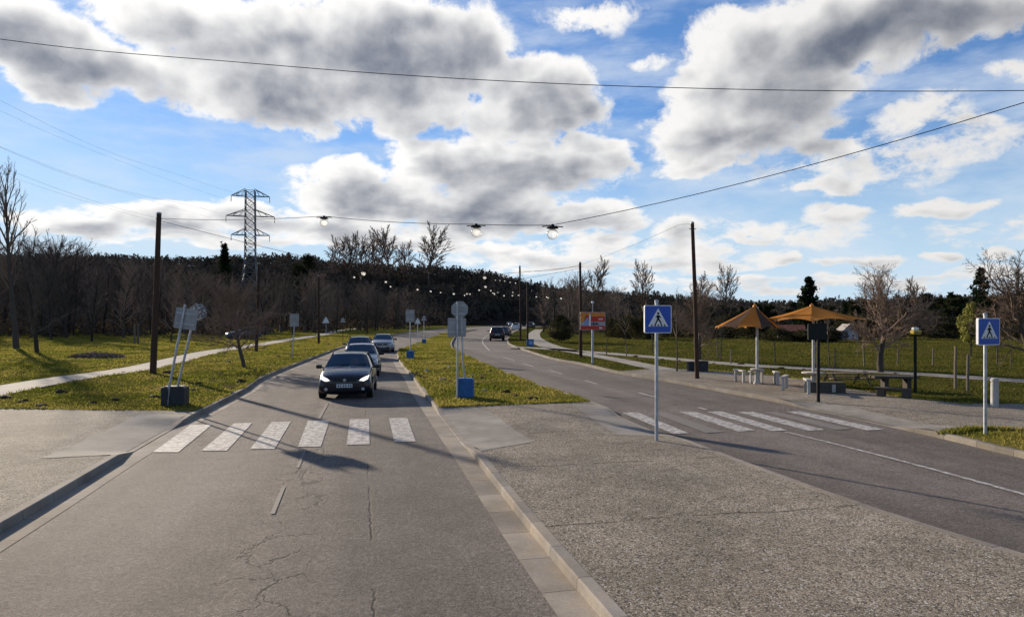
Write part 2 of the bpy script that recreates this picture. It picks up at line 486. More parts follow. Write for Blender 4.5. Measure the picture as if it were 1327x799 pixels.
def m_blade(name, green, gold, brown):
    t = NT(name); P_ = t.vec('MULTIPLY', t.pos, (1, 1, 0))
    a = t.rng(t.noise(P_, 0.33, 6, 0.65), 0.36, 0.62)
    c = t.math('MULTIPLY', t.rng(t.noise(P_, 0.8, 6, 0.7), 0.54, 0.68), t.rng(t.noise(P_, 0.09, 4, 0.6), 0.42, 0.6))
    col = t.mul(t.mix(c, t.mix(a, green, gold), brown), t.rng(t.noise(P_, 14, 3, 0.6), 0.3, 0.7, 0.75, 1.2))
    d = t.n('ShaderNodeBsdfDiffuse'); tr = t.n('ShaderNodeBsdfTranslucent'); mx = t.n('ShaderNodeMixShader')
    t.put(d.inputs[0], col); t.put(tr.inputs[0], col); mx.inputs[0].default_value = 0.45
    t.t.links.new(d.outputs[0], mx.inputs[1]); t.t.links.new(tr.outputs[0], mx.inputs[2])
    t.t.links.new(mx.outputs[0], t.t.nodes['Material Output'].inputs[0])
    return t.mat

def m_leaf(name, c0, c1, trans=0.35, scale=2.5):
    t = NT(name)
    rnd = t.n('ShaderNodeObjectInfo').outputs['Random']
    col = t.mix(t.rng(t.noise(t.pos, scale, 3, 0.6), 0.3, 0.7), c0, c1)
    col = t.mul(col, t.rng(rnd, 0, 1, 0.75, 1.25, False))
    d = t.n('ShaderNodeBsdfDiffuse'); tr = t.n('ShaderNodeBsdfTranslucent'); mx = t.n('ShaderNodeMixShader')
    t.put(d.inputs[0], col); t.put(tr.inputs[0], col); mx.inputs[0].default_value = trans
    t.t.links.new(d.outputs[0], mx.inputs[1]); t.t.links.new(tr.outputs[0], mx.inputs[2])
    t.t.links.new(mx.outputs[0], t.t.nodes['Material Output'].inputs[0])
    return t.mat

def m_bark(name, c0, c1):
    t = NT(name)
    rnd = t.n('ShaderNodeObjectInfo').outputs['Random']
    st = t.vec('MULTIPLY', t.obj, (9, 9, 1.6))
    col = t.mul(t.mix(t.noise(st, 1.0, 5, 0.65), c0, c1), t.rng(rnd, 0, 1, 0.7, 1.3, False))
    t.bump(t.noise(st, 2.0, 4, 0.6), 0.5, 0.02)
    return t.done(col, 0.9, 0.15)

def m_paint(name, col, worn):
    t = NT(name); P_ = t.pos
    m = t.rng(t.noise(P_, 7, 7, 0.75), 0.5 - worn * 0.35, 0.72 - worn * 0.3)
    m2 = t.rng(t.noise(P_, 1.1, 4, 0.6), 0.35, 0.75, 0.0, 0.4)
    k = t.rng(t.noise(P_, 70, 3, 0.7), 0.25, 0.75, 0.8, 1.15)
    c = t.mix(t.math('MAXIMUM', t.math('MULTIPLY', m, 0.88), m2), col, (0.150, 0.130, 0.112))
    return t.done(t.mul(c, k), 0.75, 0.3)

M = {}
M['asphalt'] = m_asphalt()
M['aggregate'] = m_aggregate()
M['concrete'] = m_concrete('concrete', (0.215, 0.197, 0.170), (0.275, 0.252, 0.218))
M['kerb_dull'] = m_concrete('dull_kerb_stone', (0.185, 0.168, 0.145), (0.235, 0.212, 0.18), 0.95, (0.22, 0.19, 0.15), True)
M['path'] = m_concrete('path_concrete', (0.27, 0.245, 0.21), (0.32, 0.29, 0.25))
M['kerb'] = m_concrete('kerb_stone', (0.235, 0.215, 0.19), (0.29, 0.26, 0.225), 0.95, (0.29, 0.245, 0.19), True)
M['gutter'] = m_concrete('gutter_slab', (0.26, 0.235, 0.20), (0.31, 0.27, 0.225), 0.95, (0.32, 0.268, 0.205), True)
M['cast'] = m_concrete('cast_concrete', (0.42, 0.40, 0.37), (0.50, 0.48, 0.44))
M['grass'] = m_grass()
M['field'] = m_grass('field_grass', (0.050, 0.060, 0.013), (0.080, 0.078, 0.020), (0.068, 0.052, 0.034))
M['blade'] = m_blade('grass_blade', (0.132, 0.145, 0.020), (0.285, 0.238, 0.056), (0.205, 0.152, 0.084))
M['field_blade'] = m_blade('field_blade', (0.062, 0.072, 0.013), (0.130, 0.114, 0.032), (0.120, 0.084, 0.048))
M['white_line'] = m_paint('road_paint', (0.58, 0.555, 0.52), 0.42)
M['faded_line'] = m_paint('faded_road_paint', (0.27, 0.25, 0.23), 0.85)
M['bark'] = m_bark('bark', (0.050, 0.041, 0.033), (0.105, 0.088, 0.070))
M['bark_dark'] = m_bark('dark_bark', (0.028, 0.023, 0.019), (0.060, 0.050, 0.040))
M['twig'] = m_bark('twigs', (0.150, 0.105, 0.076), (0.25, 0.18, 0.13))
M['twig_dark'] = m_bark('dark_twigs', (0.070, 0.055, 0.044), (0.120, 0.094, 0.074))
M['needle'] = m_leaf('needles', (0.012, 0.020, 0.010), (0.028, 0.040, 0.018), 0.15)
M['evergreen'] = m_leaf('evergreen_leaves', (0.020, 0.026, 0.012), (0.045, 0.050, 0.022), 0.2)
M['bush'] = m_leaf('bush_leaves', (0.035, 0.034, 0.018), (0.070, 0.060, 0.030), 0.2)
M['poplar'] = m_leaf('pale_leaves', (0.16, 0.175, 0.045), (0.28, 0.26, 0.08), 0.6)
M['brush'] = m_leaf('dry_brush', (0.060, 0.045, 0.034), (0.115, 0.086, 0.062), 0.1, 0.5)
M['forest'] = m_leaf('far_forest', (0.026, 0.029, 0.024), (0.085, 0.068, 0.054), 0.1, 0.05)
M['wood_pole'] = m_bark('weathered_pole', (0.030, 0.019, 0.014), (0.075, 0.042, 0.028))
M['wood'] = m_bark('grey_timber', (0.11, 0.085, 0.065), (0.20, 0.16, 0.125))
M['galv'] = plain('galvanised_steel', (0.42, 0.43, 0.44), 0.5, 0.5, 0.55)
M['sign_back'] = plain('sign_back', (0.31, 0.31, 0.30), 0.6, 0.4, 0.2, 0.2, 4)
M['blue'] = plain('sign_blue', (0.012, 0.07, 0.40), 0.4, 0.5, 0, 0.12)
M['blue_box'] = plain('blue_plastic', (0.010, 0.095, 0.27), 0.5, 0.4, 0, 0.25)
M['dark_box'] = plain('dark_plastic', (0.030, 0.032, 0.036), 0.6, 0.3)
M['white'] = plain('sign_white', (0.72, 0.72, 0.70), 0.5, 0.4, 0, 0.12)
M['black'] = plain('black_paint', (0.010, 0.010, 0.011), 0.7, 0.2)
M['dark_green'] = plain('dark_green_panel', (0.010, 0.014, 0.011), 0.7, 0.2)
M['red'] = plain('poster_red', (0.50, 0.035, 0.02), 0.5, 0.3, 0, 0.12)
M['orange'] = plain('poster_orange', (0.62, 0.22, 0.03), 0.5, 0.3, 0, 0.2)
M['pale_blue'] = plain('poster_blue', (0.25, 0.36, 0.55), 0.5, 0.3, 0, 0.3, 12)
M['grey'] = plain('poster_grey', (0.34, 0.34, 0.36), 0.5, 0.3, 0, 0.2)
M['yellow'] = plain('yellow_enamel', (0.62, 0.42, 0.03), 0.5, 0.4)
M['cable'] = plain('cable', (0.02, 0.02, 0.022), 1.0, 0.0)
M['steel'] = plain('pylon_steel', (0.16, 0.165, 0.17), 0.6, 0.4, 0.3)
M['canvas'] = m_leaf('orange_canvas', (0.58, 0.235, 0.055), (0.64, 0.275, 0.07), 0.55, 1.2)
M['canvas_shade'] = m_leaf('shaded_canvas', (0.085, 0.055, 0.038), (0.11, 0.07, 0.05), 0.10, 1.2)  # shade on the narrow orange parasol, put into the colour of alternate panels
M['soil'] = plain('soil', (0.065, 0.045, 0.030), 0.95, 0.1, 0, 0.5, 8)
M['stone'] = plain('stone', (0.26, 0.24, 0.22), 0.9, 0.2, 0, 0.4, 8)
M['tile'] = plain('roof_tile', (0.22, 0.075, 0.045), 0.8, 0.2, 0, 0.4, 3)
M['render'] = plain('wall_render', (0.13, 0.115, 0.10), 0.85, 0.2, 0, 0.3, 2)
M['pane'] = plain('window_pane', (0.03, 0.035, 0.04), 0.1, 0.5, 0, 0.2)
M['tyre'] = plain('tyre', (0.018, 0.018, 0.019), 0.85, 0.2)
M['rim'] = plain('rim', (0.35, 0.36, 0.37), 0.35, 0.5, 0.7)
M['car_glass'] = plain('car_glass', (0.008, 0.012, 0.016), 0.05, 0.7, 0, 0.2)
M['trim'] = plain('car_trim', (0.012, 0.012, 0.013), 0.6, 0.3)
M['plate'] = plain('number_plate', (0.62, 0.62, 0.60), 0.5, 0.4, 0, 0.1)
M['navy'] = plain('navy_paint', (0.005, 0.006, 0.010), 0.3, 0.3, 0.0, 0.05, 3, 0.45)
M['silver'] = plain('silver_paint', (0.20, 0.205, 0.21), 0.34, 0.5, 0.5, 0.05, 3, 0.6)
M['graphite'] = plain('graphite_paint', (0.035, 0.037, 0.042), 0.3, 0.4, 0.2, 0.05, 3, 0.5)
M['car_white'] = plain('white_paint', (0.62, 0.63, 0.64), 0.3, 0.5, 0.0, 0.1, 3, 1.0)
M['car_blue'] = plain('blue_paint', (0.010, 0.022, 0.075), 0.35, 0.4, 0.1, 0.05, 3, 0.4)
M['tail'] = plain('tail_lens', (0.30, 0.012, 0.010), 0.2, 0.5)

def m_glow(name, col, strength):
    t = NT(name); m = t.done(col, 0.15, 0.6)
    t.b.inputs['Emission Color'].default_value = tuple(col) + (1,); t.b.inputs['Emission Strength'].default_value = strength
    return m
M['headlamp'] = m_glow('lit_headlamp', (0.95, 0.86, 0.74), 0.8)
M['lens'] = plain('lamp_lens', (0.55, 0.56, 0.57), 0.12, 0.6, 0.3)

def m_globe():
    t = NT('lamp_globe')
    tr = t.n('ShaderNodeBsdfTransparent'); tr.inputs[0].default_value = (0.93, 0.94, 0.95, 1)
    tl = t.n('ShaderNodeBsdfTranslucent'); tl.inputs[0].default_value = (0.92, 0.92, 0.90, 1)
    gs = t.n('ShaderNodeBsdfGlossy'); gs.inputs['Roughness'].default_value = 0.08
    m1 = t.n('ShaderNodeMixShader'); m1.inputs[0].default_value = 0.30
    m2 = t.n('ShaderNodeMixShader')
    lw = t.n('ShaderNodeLayerWeight'); lw.inputs[0].default_value = 0.25
    L = t.t.links.new
    L(tr.outputs[0], m1.inputs[1]); L(tl.outputs[0], m1.inputs[2])
    L(t.rng(lw.outputs['Fresnel'], 0, 1, 0.03, 0.6, False), m2.inputs[0]); L(m1.outputs[0], m2.inputs[1]); L(gs.outputs[0], m2.inputs[2])
    L(m2.outputs[0], t.t.nodes['Material Output'].inputs[0])
    return t.mat
M['globe'] = m_globe()

# ---------------------------------------------------------------- the lie of the land
def smooth_line(pts, step=0.8):
    """Catmull-Rom through the points, resampled"""
    P4 = [np.array(p, float) for p in pts]
    P4 = [2 * P4[0] - P4[1]] + P4 + [2 * P4[-1] - P4[-2]]
    out = []
    for i in range(1, len(P4) - 2):
        a, b, c, d = P4[i - 1:i + 3]
        n = max(1, int(np.linalg.norm(c - b) / step))
        for k in range(n):
            t = k / n
            out.append(0.5 * (2 * b + (c - a) * t + (2 * a - 5 * b + 4 * c - d) * t * t + (3 * b - a - 3 * c + d) * t ** 3))
    out.append(P4[-2])
    return np.array(out)

def offset_line(L, w):
    """shift a polyline sideways, +w to its right-hand side"""
    t = np.gradient(L, axis=0); t /= np.linalg.norm(t, axis=1)[:, None]
    return L + np.stack([t[:, 1], -t[:, 0]], 1) * w

# dropped kerbs at the two crossings: p0, p1, inward normal
def ramp_def(p0, p1, side):
    p0, p1 = np.array(p0, float), np.array(p1, float)
    t = (p1 - p0); L = np.linalg.norm(t); t /= L
    return p0, t, L, np.array([t[1], -t[0]]) * side
RAMPS = [ramp_def((-7.42, 13.0), (-8.45, 17.8), -1), ramp_def((-0.85, 13.6), (-2.2, 19.9), 1),
         ramp_def((3.6, 15.0), (3.1, 19.6), -1), ramp_def((9.5, 16.0), (8.6, 21.6), 1)]
KH = 0.12
def hz(x, y, base=KH - .008):
    z = base
    for p0, t, L, nrm in RAMPS:
        q = np.array((x, y)) - p0
        a = q @ t; s = q @ nrm
        if -0.1 < a < L + 0.1 and -0.6 < s < 1.8:
            k = min(1, max(0, min(a, L - a) / 0.8)) * min(1, max(0, 1 - max(0, s - .17) / 1.6))
            z = min(z, base - (base - 0.012) * k)
    return z

def set_uv_len(o, us):
    me = o.data; uv = me.uv_layers.new(name='UVMap')
    for l in me.loops: uv.data[l.index].uv = (us[l.vertex_index], 0.0)

def sheet(name, poly, mat, base=KH, lift=0.0, cut=False):
    bm = bmesh.new()
    vs = [bm.verts.new((p[0], p[1], 0)) for p in poly]
    f = bm.faces.new(vs)
    bmesh.ops.triangulate(bm, faces=[f])
    if cut:
        for p0, t, L, nrm in RAMPS:
            cs = [p0 + t * a + nrm * s for a in (-0.3, L + 0.3) for s in (-0.4, 2.0)]
            x0, y0 = np.min(cs, 0); x1, y1 = np.max(cs, 0)
            for ax, lo, hi in ((0, x0, x1), (1, y0, y1)):
                for q in np.arange(lo, hi, 0.28):
                    def inside(fc):
                        c = fc.calc_center_median(); b = [v.co for v in fc.verts]
                        return max(v.x for v in b) > x0 and min(v.x for v in b) < x1 and max(v.y for v in b) > y0 and min(v.y for v in b) < y1
                    fs = [fc for fc in bm.faces if inside(fc)]
                    ge = list({e for fc in fs for e in fc.edges}) + fs + list({v for fc in fs for v in fc.verts})
                    co = (q, 0, 0) if ax == 0 else (0, q, 0); no = (1, 0, 0) if ax == 0 else (0, 1, 0)
                    bmesh.ops.bisect_plane(bm, geom=ge, plane_co=co, plane_no=no)
        for v in bm.verts: v.co.z = hz(v.co.x, v.co.y, base) + lift
    else:
        for v in bm.verts: v.co.z = base + lift
    bmesh.ops.recalc_face_normals(bm, faces=bm.faces)
    if bm.faces and sum(fc.normal.z for fc in bm.faces) < 0: bmesh.ops.reverse_faces(bm, faces=bm.faces)
    me = bpy.data.meshes.new(name); bm.to_mesh(me); bm.free()
    me.materials.append(mat)
    o = bpy.data.objects.new(name, me); COL.objects.link(o)
    return struct(o)

def strip(name, A, B, mat, z=None, zf=None, uv=False):
    """flat band between two polylines of the same length"""
    n = len(A)
    V = []
    for i in range(n):
        for p in (A[i], B[i]):
            V.append((p[0], p[1], zf(p[0], p[1]) if zf else z))
    F = [(2 * i, 2 * i + 1, 2 * i + 3, 2 * i + 2) for i in range(n - 1)]
    mb = MB().add(V, F)
    o = mb.build(name, mat)
    if sum(p.normal.z for p in o.data.polygons) < 0: o.data.flip_normals()
    if uv:
        d = np.r_[0, np.cumsum(np.linalg.norm(np.diff(np.array(A), axis=0), axis=1))]
        set_uv_len(o, np.repeat(d, 2))
    return struct(o)

def kerb(L, side, w=0.15, h=KH + 0.006, mat=None):
    """kerb stones along a line; side +1 = the stone lies to the right of the line"""
    prof = [(0, -0.03), (0, -0.02), (0.012, -0.0), (w, 0.0), (w, -0.06)]
    A = [offset_line(L, side * u) for u in (0.0, 0.004, 0.022, w, w + 0.001)]
    d = np.r_[0, np.cumsum(np.linalg.norm(np.diff(L, axis=0), axis=1))]
    V, us = [], []
    for i in range(len(L)):
        top = hz(L[i][0], L[i][1], h)
        zs = (-0.04, top - 0.018, top, top, -0.04)
        for a, zz in zip(A, zs): V.append((a[i][0], a[i][1], zz)); us.append(d[i])
    F = []
    for i in range(len(L) - 1):
        for k in range(4): F.append((i * 5 + k, i * 5 + k + 1, (i + 1) * 5 + k + 1, (i + 1) * 5 + k))
    o = MB().add(V, F).build('kerb', mat or M['kerb'])
    set_uv_len(o, us)
    return struct(o)

# kerb lines (road side), from behind the camera to the far bend
KL = smooth_line([(-1.5, -14), (-4.6, 0), (-6.42, 8.61), (-7.42, 13.0), (-8.41, 17.67), (-9.75, 25.0), (-11.25, 32.0), (-13.84, 50.6), (-15.6, 65), (-18.2, 100), (-19, 128), (-17.6, 165), (-12, 210), (2, 255), (20, 290)])
KM = smooth_line([(4.0, -8), (2.6, -2), (1.65, 2.4), (0.79, 6.2), (0.28, 8.4), (-0.75, 13.28), (-1.15, 15.0), (-2.38, 20.7), (-3.5, 25.9), (-4.48, 30.8), (-6.9, 42), (-8.85, 53), (-9.6, 60), (-10.1, 72), (-11.0, 92), (-11.9, 118), (-10.9, 142), (-8.2, 158)])
KR = smooth_line([(16, -8), (9.6, 0.5), (7.2, 4.2), (5.63, 7.55), (4.73, 10.2), (3.6, 15.3), (2.95, 18.9), (2.31, 22.25), (0.97, 27.3), (-0.52, 34.3), (-2.06, 42.2), (-4.3, 54.5), (-5.93, 67.7), (-7.5, 90), (-8.6, 112), (-8.9, 135), (-8.1, 157)])
KO = smooth_line([(17, -2), (12.6, 6), (10.6, 10.5), (9.84, 13.2), (9.6, 15.6), (8.65, 21.3), (7.5, 25.6), (6.5, 29.3), (5.1, 33.4), (4.0, 39.4), (2.5, 45.3), (0.76, 59), (-0.36, 70.7), (-0.6, 85), (-0.39, 100), (0.2, 125), (2.4, 160), (6, 190), (14, 225), (27, 260)])

def at_y(L, y):
    i = int(np.argmin(np.abs(L[:, 1] - y))); return i

ground = struct(MB().add([(-3000, -400, -0.05), (3000, -400, -0.05), (3000, 3500, -0.05), (-3000, 3500, -0.05)], [(0, 1, 2, 3)]).build('ground', M['field']))
road = struct(MB().add([(-45, -20, 0), (60, -20, 0), (60, 300, 0), (-45, 300, 0)], [(0, 1, 2, 3)]).build('road', M['asphalt']))

KW = 0.145
KLi, KMi, KRi, KOi = offset_line(KL, -KW), offset_line(KM, KW), offset_line(KR, -KW), offset_line(KO, KW)
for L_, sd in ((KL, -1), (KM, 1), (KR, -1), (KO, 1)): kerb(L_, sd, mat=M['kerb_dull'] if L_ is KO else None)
# closing kerb round the far nose of the median
nose = smooth_line([KM[-1], (-7.6, 160.5), (-7.9, 160), KR[-1]]) if False else None
iL = at_y(KL, 90); iM = at_y(KM, 45)
strip('gutter', KL[:iL], offset_line(KL, 0.36)[:iL], M['gutter'], z=0.005, uv=True)
strip('gutter', KM[:iM], offset_line(KM, -0.36)[:iM], M['gutter'], z=0.005, uv=True)

# left side
jl = at_y(KLi, 18.75)
front_left = [(-60, 20.6), (-30, 20.3), (-14.6, 19.65)]
sheet('pavement', list(map(tuple, KLi[:jl + 1])) + front_left[::-1] + [(-60, -14)], M['aggregate'], cut=True)
lawn_left = front_left + list(map(tuple, KLi[jl:])) + [(20, 310), (-400, 310), (-400, 22)]
sheet('lawn', lawn_left, M['grass'], base=KH - .008)
# median
jm = at_y(KMi, 20.1); jr = at_y(KRi, 20.9)
sheet('pavement', list(map(tuple, KMi[:jm + 1])) + list(map(tuple, KRi[:jr + 1][::-1])), M['aggregate'], cut=True)
lawn_mid = list(map(tuple, KMi[jm:])) + list(map(tuple, KRi[jr:][::-1]))
sheet('lawn', lawn_mid, M['grass'], base=KH - .008)
# right side
j0 = at_y(KOi, 33.4); j1 = at_y(KOi, 15.5)
back_right = gl_([(838, 478), (905, 478), (919, 480), (985, 484.5), (1055, 493), (1100, 503), (1175, 515.6), (1246, 522), (1327, 522.5), (1500, 526)], KH) + [(70, 16)]
right_edge = list(map(tuple, KOi[j1:j0 + 1]))
patch = gl_([(1222, 561), (1262, 555.4), (1327, 556), (1420, 560)], KH)
sheet('pavement', [(40, 13.0)] + patch[::-1] + right_edge + back_right, M['aggregate'], cut=True)
jn = at_y(KOi, 0)
sheet('lawn', list(map(tuple, KOi[jn:j1])) + patch + [(40, 13.0), (40, 0)], M['grass'], base=KH - .008)
lawn_right = list(map(tuple, KOi[j0:][::-1])) + back_right + [(400, 16), (400, 310), (30, 310)]
sheet('lawn', lawn_right, M['field'], base=KH - .008)

# concrete ramps at the crossings
def ramp_slab(px):
    return sheet('ramp', gl_(px, 0.10), M['concrete'], lift=0.006, cut=True)
def on_line(L, y0, y1):
    a, b = at_y(L, y0), at_y(L, y1)
    return [tuple(p) for p in L[min(a, b):max(a, b) + 1]]
sheet('ramp', on_line(KLi, 12.6, 18.55) + gl_([(183, 535.5), (52, 594)], KH), M['concrete'], lift=0.006, cut=True)
sheet('ramp', on_line(KMi, 13.6, 19.9) + gl_([(627, 525.6), (668, 556), (692, 571)], KH), M['concrete'], lift=0.006, cut=True)
sheet('ramp', on_line(KRi, 15.0, 20.8) + gl_([(741, 523.5), (800, 562)], KH), M['concrete'], lift=0.006, cut=True)
sheet('ramp', on_line(KOi, 15.4, 21.6) + gl_([(1085, 522), (1198, 546), (1258, 555)], KH), M['concrete'], lift=0.006, cut=True)

# footpaths
def path(px, w, h=KH):
    L = smooth_line(gl_(px, h), 1.2)
    strip('path', offset_line(L, -w / 2), offset_line(L, w / 2), M['path'], z=h + 0.008)
    return L
PATHS = [
 (path([(-260, 560), (-80, 522), (0, 505.3), (90, 489.5), (187, 475.5), (270, 456.3), (315, 449.5), (371, 440.5), (420, 433), (441, 428), (477, 424)], 1.9), 1.9),
 (path([(664, 449.3), (686, 450.4), (718, 452.3), (760, 455.6), (803, 459), (865, 464.2), (919, 469), (1000, 475), (1100, 479.5), (1200, 485), (1327, 493.5), (1500, 503)], 1.7), 1.7),
 (path([(735, 454.0), (776, 461.5), (806, 467), (840, 474.5), (866, 479)], 1.3), 1.3),
 (path([(699, 426.6), (694, 430), (691.5, 436), (698, 442), (712, 448.5), (735, 454)], 1.9), 1.9),
]

# road markings, each a painted sheet just above the asphalt
def paint(name, quads, mat, z=0.010):
    mb = MB()
    for q in quads:
        c = gl_(q)
        mb.add([(x, y, z) for x, y in c], [(0, 1, 2, 3)])
    o = mb.build(name, mat)
    for p in o.data.polygons:
        if p.normal.z < 0: p.flip()
    return struct(o)
for q in ([(198, 586), (231, 586), (275, 550), (247, 550.5)], [(261, 584), (294, 584), (327, 548), (303, 548.5)], [(324, 582), (356, 581.5), (377, 546.5), (352, 547)],
          [(386, 579), (416, 578.6), (427, 544.6), (399, 545)], [(449, 576.4), (479, 575.8), (478.5, 543), (453.5, 543.3)], [(511, 573), (539, 572.3), (528, 541.3), (504, 541.8)]):
    paint('crossing_stripe', [q], M['white_line'])
for q in ([(806, 534.5), (826, 534.3), (893, 561.3), (873, 562.4)], [(880, 533.8), (901, 533.6), (980, 557.9), (957, 559.2)], [(916, 533.4), (936, 533.2), (1021, 557.6), (1001, 558.8)],
          [(955, 533.6), (976, 533.4), (1069, 557), (1047, 558.2)], [(1018, 533.2), (1038, 533), (1146, 556.4), (1124, 557.8)]):
    paint('crossing_stripe', [q], M['white_line'])
for q in ([(843, 534), (862, 533.8), (938, 560), (915, 561)], [(988, 533.6), (1006, 533.4), (1104, 555.8), (1083, 557)]):
    paint('crossing_stripe', [q], M['faded_line'])
for q in ([(384, 606), (388, 606), (397, 583), (393.5, 583)], [(350, 666), (356, 666), (370, 631), (365, 631)], [(411, 543), (415, 543), (426.5, 521.5), (423.5, 521.5)]):
    paint('lane_dash', [q], M['faded_line'])
def line_px(px, w, mat):
    L = smooth_line(gl_(px), 0.8)
    strip('lane_line', offset_line(L, -w / 2), offset_line(L, w / 2), mat, z=0.014)
line_px([(1019, 560), (1100, 580), (1200, 606), (1327, 641), (1420, 668)], 0.11, M['white_line'])
line_px([(634, 454), (629, 448.5), (625.5, 443.6), (627, 438), (634, 433.5)], 0.14, M['white_line'])
for a, b in (((652, 463), (667, 467)), ((677, 470.7), (692, 475)), ((711, 479.7), (729, 484.5)), ((758, 493), (774, 497.6)), ((828, 509), (849, 514.6)), ((905, 528), (916, 531))):
    line_px([a, ((a[0] + b[0]) / 2, (a[1] + b[1]) / 2), b], 0.14, M['white_line'])

# far wooded hill
RIDGE = [(-500, 318), (0, 326), (150, 330), (280, 330), (380, 330), (470, 338), (560, 343), (640, 352), (700, 365), (760, 375), (850, 380), (950, 387), (1000, 390), (1100, 386), (1200, 384), (1330, 380), (1800, 376)]
def ridge_h(x, y):
    px = CXP + FPX * x / max(y, 1.0)
    ty = np.interp(px, [a for a, b in RIDGE], [b for a, b in RIDGE])
    return max(0.5, (HYP - ty) / FPX * 420 + HC - 6.5)
def land(x, y):
    if y < 235: return 0.0
    t = min(1, max(0, (y - 235) / 185)); t = t * t * (3 - 2 * t)
    return ridge_h(x, y) * t + 0.8 * math.sin(x * 0.06 + y * 0.04) * t
gx, gy = np.linspace(-620, 620, 110), np.linspace(230, 620, 46)
V = [(x, y, land(x, y) - 0.06 if y > 231 else -0.3) for y in gy for x in gx]
F = [(j * 110 + i, j * 110 + i + 1, (j + 1) * 110 + i + 1, (j + 1) * 110 + i) for j in range(45) for i in range(109)]
t_ = NT('hill_soil'); hill_mat = t_.done(t_.mix(t_.noise(t_.pos, 0.05, 5), (0.026, 0.022, 0.017), (0.045, 0.037, 0.028)), 1.0, 0.0)
struct(MB().add(V, F).build('hills', hill_mat, smooth=True))

# ---------------------------------------------------------------- vegetation
def perp_dir(d, ang, az_):
    a = d.cross(Vector((0.03, 0.07, 1))); 
    if a.length < 0.05: a = d.cross(Vector((1, 0, 0)))
    a.normalize(); b = d.cross(a)
    return (d * math.cos(ang) + (a * math.cos(az_) + b * math.sin(az_)) * math.sin(ang)).normalized()

def grow(rg, H, r0, levels, up=0.12, wig=0.16, lean=(0, 0)):
    """trunk and leafless crown; levels: list of (children, from, angle, length ratio, segments, sides, taper)"""
    trunk, crown = MB(), MB()
    def limb(mb, p, d, L, r, lvl):
        nseg = levels[lvl]['seg']; sides = levels[lvl]['sides']
        pts, rad = [Vector(p)], [r]
        q = Vector(p); dd = Vector(d)
        dirs = [dd.copy()]
        endr = r * levels[lvl].get('taper', 0.35)
        for i in range(nseg):
            w = levels[lvl].get('wig', wig)
            dd = (dd + Vector((rg.gauss(0, w), rg.gauss(0, w), rg.gauss(0, w * .7) + levels[lvl].get('up', up)))).normalized()
            q = q + dd * (L / nseg)
            pts.append(q.copy()); rad.append(r + (endr - r) * (i + 1) / nseg); dirs.append(dd.copy())
        mb.tube(pts, rad, sides, caps=(lvl == 0))
        if lvl + 1 < len(levels):
            c = levels[lvl + 1]
            for k in range(c['n']):
                t = c['t0'] + (1 - c['t0']) * ((k + rg.random()) / c['n'])
                f = t * nseg; i = min(nseg - 1, int(f)); u = f - i
                pp = pts[i].lerp(pts[i + 1], u); rr = rad[i] + (rad[i + 1] - rad[i]) * u
                ang = R(c['ang'] * rg.uniform(0.65, 1.35)) * (1 - c.get('close', 0.35) * t)
                LL = L * c['len'] * rg.uniform(0.7, 1.25) * (1 - c.get('short', 0.5) * t)
                limb(crown, pp, perp_dir(dirs[i], ang, rg.uniform(0, 6.283) if lvl else 2.4 * k + rg.uniform(-.5, .5)), LL, max(c.get('rmin', .008), min(rr * 0.72, r * c.get('rr', 0.5))), lvl + 1)
    d0 = Vector((lean[0], lean[1], 1)).normalized()
    limb(trunk, (0, 0, -0.05), d0, H, r0, 0)
    return trunk, crown

def bare_tree(name, label, cat, loc, rg, H, r0, levels, bark, twig, group=None, **kw):
    root = thing(name, label, cat, loc, 0, group)
    t, c = grow(rg, H, r0, levels, **kw)
    t.build('trunk', bark, root, smooth=True, fix=False)
    c.build('crown', twig, root, fix=False)
    return root

def LV(*rows):
    keys = ('n', 't0', 'ang', 'len', 'seg', 'sides')
    out = []
    for row in rows:
        d = dict(zip(keys, row[:6])); d.update(row[6] if len(row) > 6 else {}); out.append(d)
    return out

WOOD_LV = [
 LV((0, 0, 0, 0, 7, 6, {'taper': .25, 'wig': .05}), (20, .22, 52, .42, 4, 4, {'rr': .34, 'short': .62}), (7, .25, 42, .48, 3, 3, {'rr': .42}), (6, .2, 38, .5, 2, 3, {'rmin': .014})),
 LV((0, 0, 0, 0, 7, 6, {'taper': .2, 'wig': .06}), (26, .12, 44, .36, 4, 4, {'rr': .3, 'short': .55}), (7, .2, 45, .5, 3, 3, {'rr': .42}), (5, .2, 40, .55, 2, 3, {'rmin': .014})),
 LV((0, 0, 0, 0, 6, 6, {'taper': .3, 'wig': .09}), (15, .3, 58, .55, 4, 4, {'rr': .42, 'short': .5}), (8, .2, 46, .5, 3, 3, {'rr': .45}), (6, .2, 42, .5, 2, 3, {'rmin': .014})),
]
TALL_LV = LV((0, 0, 0, 0, 8, 7, {'taper': .15, 'wig': .03}), (24, .30, 34, .42, 5, 4, {'rr': .32, 'short': .55, 'up': .16}), (8, .2, 32, .42, 4, 3, {'rr': .42, 'up': .14}), (5, .25, 30, .5, 3, 3, {'rmin': .011}))
ROUND_LV = LV((0, 0, 0, 0, 6, 9, {'taper': .42, 'wig': .08}), (15, .30, 82, .86, 6, 5, {'rr': .34, 'short': .10, 'up': .05, 'wig': .20, 'close': .75}), (9, .18, 58, .54, 4, 4, {'rr': .42, 'up': .05, 'wig': .22, 'short': .35}), (9, .12, 52, .52, 3, 3, {'rr': .42, 'up': .04, 'wig': .22, 'short': .35}), (5, .15, 48, .55, 2, 3, {'rmin': .0075, 'wig': .2}))
SKY_LV = LV((0, 0, 0, 0, 7, 6, {'taper': .3, 'wig': .04}), (20, .30, 40, .46, 4, 4, {'rr': .36, 'short': .22, 'up': .1}), (8, .2, 42, .5, 3, 3, {'rr': .5, 'rmin': .05}), (6, .2, 40, .5, 2, 3, {'rmin': .042}))
